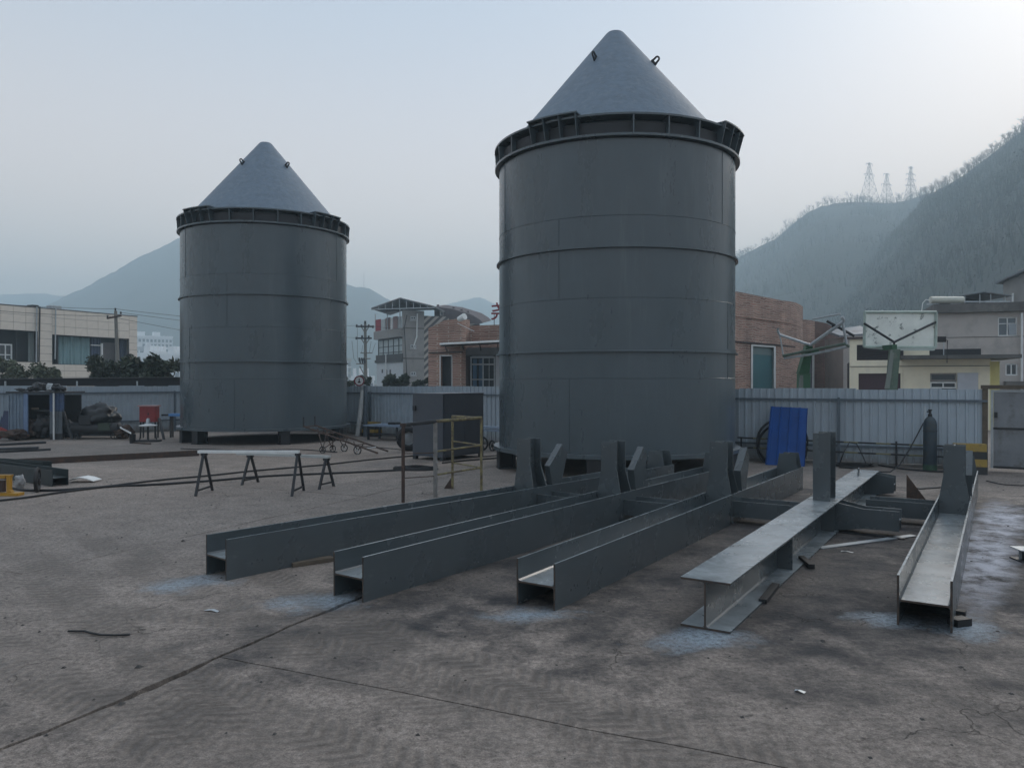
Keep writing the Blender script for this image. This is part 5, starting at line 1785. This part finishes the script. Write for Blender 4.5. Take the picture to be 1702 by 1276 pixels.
# --- basketball stands behind the fence
GRN = pm('faded_green_paint', (.085, .13, .095), rough=.55, var=.25, vs=3, col2=(.14, .16, .13), c2s=4)
GRN2 = pm('bright_green_paint', (.035, .115, .06), rough=.5, var=.2, vs=3)
BRD = pm('weathered_board', (.84, .86, .80), rough=.6, var=.14, vs=2, col2=(.22, .24, .22), c2s=3.2, c2lo=.57, c2hi=.63, world=True)
h1 = thing('basketball_stand', 'basketball stand with a weathered white backboard, seen from behind', 'basketball stand', at(1472, 19.8), 0, 'basketball stands beyond the fence')
O1 = h1.location
P = lambda px, py, d: Vector(((px - CX) / F * d, d, zat(py, d))) - O1
MB().prism([Vector((-.10, -.1, 0)), Vector((.10, -.1, 0)), Vector((.10, .12, 0)), Vector((-.10, .12, 0))], (P(1487, 580, 20.0) - Vector((0, 0, 0)))).build('column', GRN, h1)
MB().prism([P(1480, 581, 19.93), P(1486, 581, 19.93), P(1478, 645, 19.7), P(1470, 645, 19.7)], (0, -.02, 0)).build('column_rib', pm('grey_green_paint', (.16, .18, .16), rough=.6, var=.25), h1)
d_ = 20.6
MB().prism([P(1438, 519, d_), P(1555, 519, d_), P(1554, 575, d_), P(1437, 575, d_)], (0, .035, 0)).build('backboard', BRD, h1)
fr_ = MB()
c4 = [P(1437, 518, d_ - .03), P(1556, 518, d_ - .03), P(1555, 577, d_ - .03), P(1436, 576, d_ - .03)]
for i in range(4):
    fr_.tube([c4[i], c4[(i + 1) % 4]], .035, 6)
fr_.build('board_frame', pm('pale_frame_paint', (.42, .50, .45), rough=.5, var=.25, vs=6), h1)
st_ = MB()
for a, b in (((1486, 568), (1436, 537)), ((1486, 568), (1555, 535)), ((1486, 569), (1486, 582))):
    st_.tube([P(*a, 20.05), P(*b, d_ - .06)], .03, 6)
st_.build('strut', DARK, h1)
MB().box(-.06, .06, 0, .7, -.06, .06, Matrix.Translation(P(1487, 576, 20.0))).build('arm', GRN2, h1)
MB().prism([P(1437, 578, d_ - .1), P(1555, 578.5, d_ - .1), P(1553, 582, d_ - .1), P(1500, 582, d_ - .1)], (0, .05, 0)).build('bottom_pad', pm('pale_pad', (.45, .5, .47), rough=.6, var=.2), h1)
rg = MB()
pr = P(1557, 565, d_ + .2)
rg.box(0, .22, -.05, .05, -.05, .1, Matrix.Translation(pr))
rg.tube([pr + Vector((.2, 0, .02)), pr + Vector((.28, 0, .0)), pr + Vector((.27, 0, -.6))], .012, 5)
rg.build('ring_bracket', DARK, h1)
h2 = thing('basketball_stand', 'green basketball stand with a bare pipe frame and no board', 'basketball stand', at(1333, 21.8), 0, 'basketball stands beyond the fence')
O1 = h2.location
MB().prism([Vector((-.15, -.1, 0)), Vector((.15, -.1, 0)), Vector((.15, .12, 0)), Vector((-.15, .12, 0))], (P(1336, 620, 21.8).x, 0, P(1336, 620, 21.8).z)).build('column', GRN2, h2)
MB().prism([P(1328, 620, 21.68), P(1345, 620, 21.68), P(1351, 575, 21.4), P(1341, 573, 21.4)], (0, .22, 0)).build('upper_column', GRN2, h2)
MB().prism([P(1327, 645, 21.72), P(1334, 645, 21.72), P(1334, 623, 21.72), P(1329, 623, 21.72)], (0, -.05, 0)).build('column_rib', pm('grey_green_paint', (.16, .18, .16)), h2)
pipes = [([(1347, 573, 21.4), (1296, 556, 21.6), (1293, 550, 21.6), (1293, 545, 21.6)], .04, GALV, 'arm'),
         ([(1347, 573, 21.4), (1402, 534, 20.6), (1402, 530, 20.6), (1399, 526, 20.6)], .045, GALV, 'arm'),
         ([(1301, 591, 21.6), (1345, 582, 21.2), (1404, 571, 20.6), (1411, 575, 20.6)], .04, GRN, 'frame_pipe'),
         ([(1303, 595, 21.6), (1345, 589, 21.2), (1412, 575, 20.6)], .035, GALV, 'frame_pipe'),
         ([(1350, 530, 21.0), (1397, 521, 20.6)], .025, GALV, 'frame_pipe'),
         ([(1296, 556, 21.6), (1302, 591, 21.6)], .02, GALV, 'frame_pipe'),
         ([(1401, 538, 20.6), (1407, 571, 20.6)], .035, GALV, 'frame_pipe'),
         ([(1374, 533, 20.9), (1420, 558, 20.6)], .035, DARK, 'brace_pipe'),
         ([(1384, 538, 20.9), (1384, 545, 20.9)], .03, DARK, 'brace_pipe')]
for pts, r, mt, nm in pipes:
    MB().tube([P(*q) for q in pts], r, 7).build(nm, mt, h2, True)
MB().prism([P(1350, 580, 21.3), P(1361, 580, 21.2), P(1361, 588, 21.2), P(1350, 590, 21.3)], (0, .3, 0)).build('bracket', GRN2, h2)
# ---------------------------------------------------------------- poles, wires, pylons
POLEC = pm('pole_concrete', (.20, .19, .17), rough=.9, var=.2, vs=2)


def clamp_str(o):
    return o


lp = thing('power_pole', 'leaning concrete power pole with one crossarm in front of the clad building', 'power pole', at(198, 58), 0, 'power poles beyond the fence')
O_ = lp.location
Q = lambda px, py, d: Vector(((px - CX) / F * d, d, zat(py, d))) - O_
MB().tube([Vector((0, 0, 0)), Q(192.5, 516, 58)], .17, 8, .11).build('pole', POLEC, lp, True)
MB().tube([Q(178, 528.5, 57.8), Q(202, 524, 57.8)], .07, 6).build('crossarm', RUST, lp)
for px, py in ((179, 526.5), (192, 514.5), (201, 520.5)):
    MB().tube([Q(px, py + 1, 57.8), Q(px, py - 3, 57.8)], .06, 6).build('insulator', DARK, lp)
pp = thing('power_pole', 'tall concrete power pole with three crossarms and fuses right of the farther tank', 'power pole', at(608, 90), 0, 'power poles beyond the fence')
O_ = pp.location
MB().tube([Vector((0, 0, 0)), Q(607, 537, 90)], .24, 8, .15).build('pole', POLEC, pp, True)
for y_, xa, xb in ((542, 592, 622), (561.5, 591, 618), (586, 599, 619), (595.5, 607, 616), (604, 592, 608)):
    MB().tube([Q(xa, y_, 89.7), Q(xb, y_, 89.7)], .10 if y_ < 570 else .06, 6).build('crossarm', DARK if y_ < 570 else POLEC, pp)
for a, b in (((601, 543), (607, 553)), ((613, 543), (607, 553)), ((601, 563), (607, 573)), ((614, 563), (607, 573)), ((598, 608), (605, 622))):
    MB().tube([Q(*a, 89.7), Q(*b, 89.7)], .06, 5).build('stay', POLEC, pp)
for px, py in ((593, 541), (601, 541), (613, 541), (620, 542.5), (607, 535), (592.5, 561.5), (602, 559), (613, 559.5), (598, 598), (602.5, 598), (606, 598)):
    MB().tube([Q(px - 1.3, py, 89.6), Q(px + 1.3, py, 89.6)], .16, 7).build('insulator', DARK, pp)
for px in (597, 601, 605):
    MB().tube([Q(px, 594, 89.5), Q(px + 2, 603, 89.5)], .10, 6).build('fuse', DARK, pp)
for pts in (((594, 544), (594, 592), (596, 600)), ((585, 566), (588, 595), (592, 601)), ((617, 567), (614, 585)), ((624, 570), (619, 585)), ((603, 573), (601, 586))):
    MB().tube([Q(*p, 89.6) for p in pts], .022, 4).build('jumper_wire', DARK, pp)


def wire(a, b, sag, label, grp='overhead wires beyond the fence'):
    pts = [a.lerp(b, k / 16) - Vector((0, 0, sag * 4 * (k / 16) * (1 - k / 16))) for k in range(17)]
    MB().tube(pts, .018, 4).build('overhead_wire', DARK, smooth=True, label=label, cat='wire', group=grp)


W3 = lambda px, py, d: Vector(((px - CX) / F * d, d, zat(py, d)))
wire(W3(-250, 480, 45), W3(192, 513, 57.8), .25, 'topmost overhead wire running left from the leaning pole over the clad building')
wire(W3(-250, 486, 45), W3(179, 525, 57.8), .3, 'lower overhead wire running left from the leaning pole over the clad building')
wire(W3(192, 513, 57.8), W3(593, 541, 89.6), .35, 'topmost overhead wire running right from the leaning pole towards the farther tank')
wire(W3(201, 519, 57.8), W3(592.5, 561, 89.6), .2, 'middle overhead wire running right from the leaning pole towards the farther tank')
wire(W3(180, 525, 57.8), W3(560, 585, 92), .3, 'lowest overhead wire running right from the leaning pole towards the farther tank')
wire(W3(620, 542, 89.6), W3(900, 556, 130), .4, 'overhead wire from the tall pole passing the old grey house')
wire(W3(1180, 515, 140), W3(1460, 445, 300), .8, 'thin overhead wire crossing the slope above the brick building')


def pylon(px, pyt, pyb, d, arms, w, label):
    t = thing('lattice_pylon', label, 'pylon', at(px, d, zat(pyb, d)), .35, 'lattice power pylons on the ridge')
    s = d / F
    h = (pyb - pyt) * s
    hw = w * s / 2
    PY = GALV
    wd = lambda z: hw * (1 - z / h) * .95 + .05 * hw + (.35 if z < h else .35)
    r = .24
    for sx in (-1, 1):
        for sy in (-1, 1):
            MB().tube([(sx * hw, sy * hw, 0), (sx * wd(h * .55) * .75, sy * wd(h * .55) * .75, h * .55), (sx * .5, sy * .5, h)], r, 4).build('leg', PYM, t)
    b = MB()
    n = 7
    lv = [h * (1 - (1 - i / n) ** 1.25) for i in range(n + 1)]

    def half(z):
        if z < h * .55:
            return hw + (wd(h * .55) * .75 - hw) * z / (h * .55)
        return wd(h * .55) * .75 + (.5 - wd(h * .55) * .75) * (z - h * .55) / (h * .45)
    for i in range(n):
        z0, z1 = lv[i], lv[i + 1]
        a, c = half(z0), half(z1)
        for f in range(4):
            R4 = Matrix.Rotation(f * PI / 2, 4, 'Z')
            b.tube([(-a, -a, z0), (c, -c, z1)], r * .55, 3, M=R4)
            b.tube([(a, -a, z0), (-c, -c, z1)], r * .55, 3, M=R4)
            b.tube([(-c, -c, z1), (c, -c, z1)], r * .5, 3, M=R4)
    b.build('bracing', PYM, t)
    for pya, wa in arms:
        z = (pyb - pya) * s
        wa = wa * s / 2
        m = MB()
        for sx in (-1, 1):
            for sy in (-.5, .5):
                m.tube([(0, sy, z), (sx * wa, 0, z + .3)], r * .7, 3)
                m.tube([(0, sy, z + 1.6), (sx * wa, 0, z + .3)], r * .6, 3)
            m.tube([(sx * wa, 0, z + .3), (sx * wa, 0, z - 1.6)], r * .8, 3)
        m.build('crossarm', PYM, t)


PYM = pm('pylon_steel', (.10, .10, .11), rough=.6, var=.1)
pylon(1444, 271, 342, 835, ((273, 14), (290, 21)), 26, 'tallest lattice pylon, leftmost of three on the ridge')
pylon(1473, 289, 342, 900, ((290, 13), (307, 22)), 20, 'smallest lattice pylon, in the middle of three on the ridge')
pylon(1513, 278, 335, 840, ((279, 10), (290, 20), (299, 22), (309, 24)), 16, 'lattice pylon with four crossarms, rightmost of three on the ridge')
mt_ = thing('radio_mast', 'thin radio mast on the far mountain right of the farther tank', 'mast', at(605, 1190, zat(479, 1190)))
MB().tube([(0, 0, -3), (0, 0, 25)], .55, 4, .3).build('mast', PYM, mt_)

# ---------------------------------------------------------------- trees and shrubs
LEAF = pm('dark_evergreen_leaf', (.035, .048, .026), rough=.6, var=.5, vs=1.5, world=True)
LEAF2 = pm('dull_green_leaf', (.085, .10, .06), rough=.7, var=.5, vs=1.5, world=True, col2=(.085, .08, .05), c2s=2)
BARK = pm('bark', (.06, .05, .042), rough=.9, var=.3, vs=4)
TWIG = pm('bare_twigs', (.075, .064, .055), rough=.95, var=.3, vs=.2, world=True)


def leafy(label, px, d, pyb, pyt, wpx, n, leaf, mat, seed, group='shrubs and trees behind the left fence', clumps=7):
    rnd = random.Random(seed)
    s = d / F
    h = zat(pyt, d)
    w = wpx * s
    z0 = max(.2, zat(pyb, d))
    t = thing('broadleaf_tree', label, 'tree', at(px, d), 0, group)
    tr = MB()
    tr.tube([(0, 0, 0), (.05, 0, z0 * .6), (0, 0, (z0 + h) / 2)], .11, 7, .05)
    cl = []
    for i in range(clumps):
        c = Vector((rnd.uniform(-.38, .38) * w, rnd.uniform(-.3, .3) * w * .7, z0 + (h - z0) * rnd.uniform(.15, .9)))
        cl.append((c, rnd.uniform(.11, .22) * w))
        tr.tube([(0, 0, z0 * .6), (c.x * .5, c.y * .5, (z0 * .6 + c.z) / 2), c], .045, 5, .012)
    tr.build('trunk', BARK, t)
    m = MB()
    for i in range(n):
        c, r = cl[rnd.randrange(len(cl))]
        v = Vector((rnd.gauss(0, 1), rnd.gauss(0, 1), rnd.gauss(0, .8)))
        v = v.normalized() * r * (rnd.random() ** .45) * rnd.choice((1, 1, 1, 1.25))
        p = c + v
        if p.z < z0 * .5:
            continue
        a = Vector((rnd.uniform(-1, 1), rnd.uniform(-1, 1), rnd.uniform(-.7, .7))).normalized()
        b = a.cross(Vector((rnd.uniform(-1, 1), rnd.uniform(-1, 1), rnd.uniform(-1, 1)))).normalized()
        l = leaf * rnd.uniform(.6, 1.4)
        m.add([p - a * l, p + b * l * .45, p + a * l, p - b * l * .45], [(0, 1, 2, 3)])
    m.build('crown', mat, t)


leafy('pale dull green shrub at the left edge before the clad building', 22, 42, 640, 598, 70, 2600, .11, LEAF2, 1)
leafy('loose dull green shrub left of the bare strip of cladding', 68, 41, 640, 607, 62, 2200, .11, LEAF2, 2)
leafy('dense dark evergreen tree below the leaning power pole', 178, 40, 645, 597, 76, 3800, .10, LEAF, 3)
leafy('dark broad leaved tree with gaps before the white flats', 236, 39, 645, 594, 66, 1500, .17, LEAF, 4, clumps=10)
leafy('dark broad leaved tree against the left edge of the farther tank', 272, 38, 645, 598, 64, 1500, .17, LEAF, 5, clumps=10)
leafy('low dark bush at the foot of the old grey house', 662, 60, 645, 623, 46, 1600, .16, LEAF, 6, 'bushes right of the farther tank')
leafy('small dark bush between the old house and the brick building', 700, 62, 645, 629, 30, 700, .16, LEAF, 7, 'bushes right of the farther tank')
leafy('small dark bush just right of the farther tank', 582, 55, 645, 627, 26, 700, .14, LEAF, 8, 'bushes right of the farther tank')
leafy('ivy like bush round the foot of the tall power pole', 610, 62, 645, 622, 24, 700, .14, LEAF, 9, 'bushes right of the farther tank')
# long black shade roof behind the left fence
sr = Facade('shade_roof', 'long low black shade roof just behind the left fence', 'shade roof', -120, 30.0, 300, 33.2)
MB().prism([(0, 0, 1.78), (sr.L, 0, 1.78), (sr.L, 0, 2.12), (0, 0, 2.02)], (0, .05, 0)).build('net', pm('black_shade_net', (.02, .021, .024), rough=.9, var=.3), sr.root)
MB().prism([(0, .051, 2.0), (sr.L, .051, 2.1), (sr.L, 3, 2.12), (0, 3, 2.02)], (0, 0, .02)).build('roof_net', pm('black_shade_net', (.02, .021, .024)), sr.root)
for px in (9, 128, 228):
    x = sr.x(px, -.05)
    MB().tube([(x, -.06, 0), (x, -.06, 1.98)], .035, 6).build('post', GALV, sr.root)
MB().tube([(0, -.03, 2.03), (sr.L, -.03, 2.13)], .025, 5).build('edge_tube', DARK, sr.root)


# bare winter trees on the skyline of the hill
def bare(seed, depth=5):
    rnd = random.Random(seed)
    m = MB()

    def grow(p, v, r, l, dep):
        q = p + v * l
        mid = p.lerp(q, .5) + Vector((rnd.uniform(-.06, .06), rnd.uniform(-.06, .06), 0)) * l
        m.tube([p, mid, q], r, 3 if dep < 4 else 4, r * .6, cap=False)
        if dep == 0:
            return
        for _ in range(rnd.choice((2, 3, 3))):
            w = (v + Vector((rnd.uniform(-.75, .75), rnd.uniform(-.75, .75), rnd.uniform(-.1, .45)))).normalized()
            grow(p.lerp(q, rnd.uniform(.55, 1.0)), w, r * .58, l * rnd.uniform(.6, .82), dep - 1)
    grow(Vector((0, 0, -.3)), Vector((rnd.uniform(-.08, .08), rnd.uniform(-.08, .08), 1)).normalized(), .22, 3.0, depth)
    return m.mesh('bare_tree', TWIG)


bmesh_ = [bare(s_) for s_ in (3, 8, 21, 34, 55)]
rt_ = random.Random(5)


def plant(hill, x0, x1, n, smin, smax, label, grp, tmin=.97, tmax=1.02):
    for i in range(n):
        px = rt_.uniform(x0, x1)
        p = hill.pt(px, rt_.uniform(tmin, tmax))
        o = link('bare_tree', bmesh_[rt_.randrange(5)], None, loc=p, rot=(rt_.uniform(-.12, .12), rt_.uniform(-.12, .12), rt_.uniform(0, 6)), label=label, cat='tree', group=grp)
        s_ = rt_.uniform(smin, smax)
        o.scale = (s_ * rt_.uniform(.8, 1.25), s_ * rt_.uniform(.8, 1.25), s_)


GA, GB_ = 'bare trees on the lower ridge with the pylons', 'bare trees on the higher ridge at right'
LA, LB2 = 'bare leafless tree on the skyline of the lower ridge that carries the pylons', 'bare leafless tree on the skyline of the higher wooded ridge at right'
plant(far_hill, 1205, 1420, 95, .6, 1.35, LA, GA)
plant(far_hill, 1305, 1307, 1, 2.0, 2.1, 'broadest bare tree on the lower ridge, far left of the pylons', GA, .99, 1.0)
plant(far_hill, 1375, 1377, 1, 1.8, 1.9, 'tall bare tree on the lower ridge, midway between the broadest tree and the pylons', GA, .99, 1.0)
plant(far_hill, 1411, 1413, 1, 1.7, 1.8, 'tall bare tree on the lower ridge just left of the tallest pylon', GA, .99, 1.0)
plant(far_hill, 1420, 1545, 50, .7, 1.5, LA, GA)
plant(near_hill, 1530, 1740, 130, .55, 1.15, LB2, GB_, .95, 1.01)

# the wood on the slopes reads as one mass
wd_ = MB()
rw = random.Random(9)
for hill, x0, x1, n, hh in ((far_hill, 1190, 1560, 2200, 5.5), (near_hill, 1300, 1800, 5200, 4.4)):
    for i in range(n):
        px = rw.uniform(x0, x1)
        t_ = .12 + .87 * rw.random() ** .8
        p = hill.pt(px, t_)
        h = hh * rw.uniform(.5, 1.4) * (.35 + 1.3 * max(0, .5 + noise.fractal(Vector((p.x * .02, p.y * .02, 8)), 1, 2, 3)))
        for k in range(3):
            a = rw.uniform(0, PI)
            w = h * rw.uniform(.02, .05)
            lx, ly = h * rw.uniform(-.28, .28), h * rw.uniform(-.28, .28)
            c, s_ = math.cos(a) * w, math.sin(a) * w
            wd_.add([(p.x - c, p.y - s_, p.z - .5), (p.x + c, p.y + s_, p.z - .5), (p.x + lx, p.y + ly, p.z + h * rw.uniform(.7, 1))], [(0, 1, 2)])
        for k in range(7):
            q = Vector((p.x + h * rw.gauss(0, .25), p.y + h * rw.gauss(0, .25), p.z + h * rw.uniform(.35, 1.0)))
            r = h * rw.uniform(.05, .13)
            a = Vector((rw.uniform(-1, 1), rw.uniform(-1, 1), rw.uniform(-1, 1))) * r
            b = Vector((rw.uniform(-1, 1), rw.uniform(-1, 1), rw.uniform(-1, 1))) * r
            wd_.add([q, q + a, q + b], [(0, 1, 2)])
wd_.build('woodland', pm('winter_wood', (.048, .047, .037), rough=1, var=.55, vs=.06, world=True, col2=(.03, .038, .024), c2s=.03, spec=.1), kind='stuff')
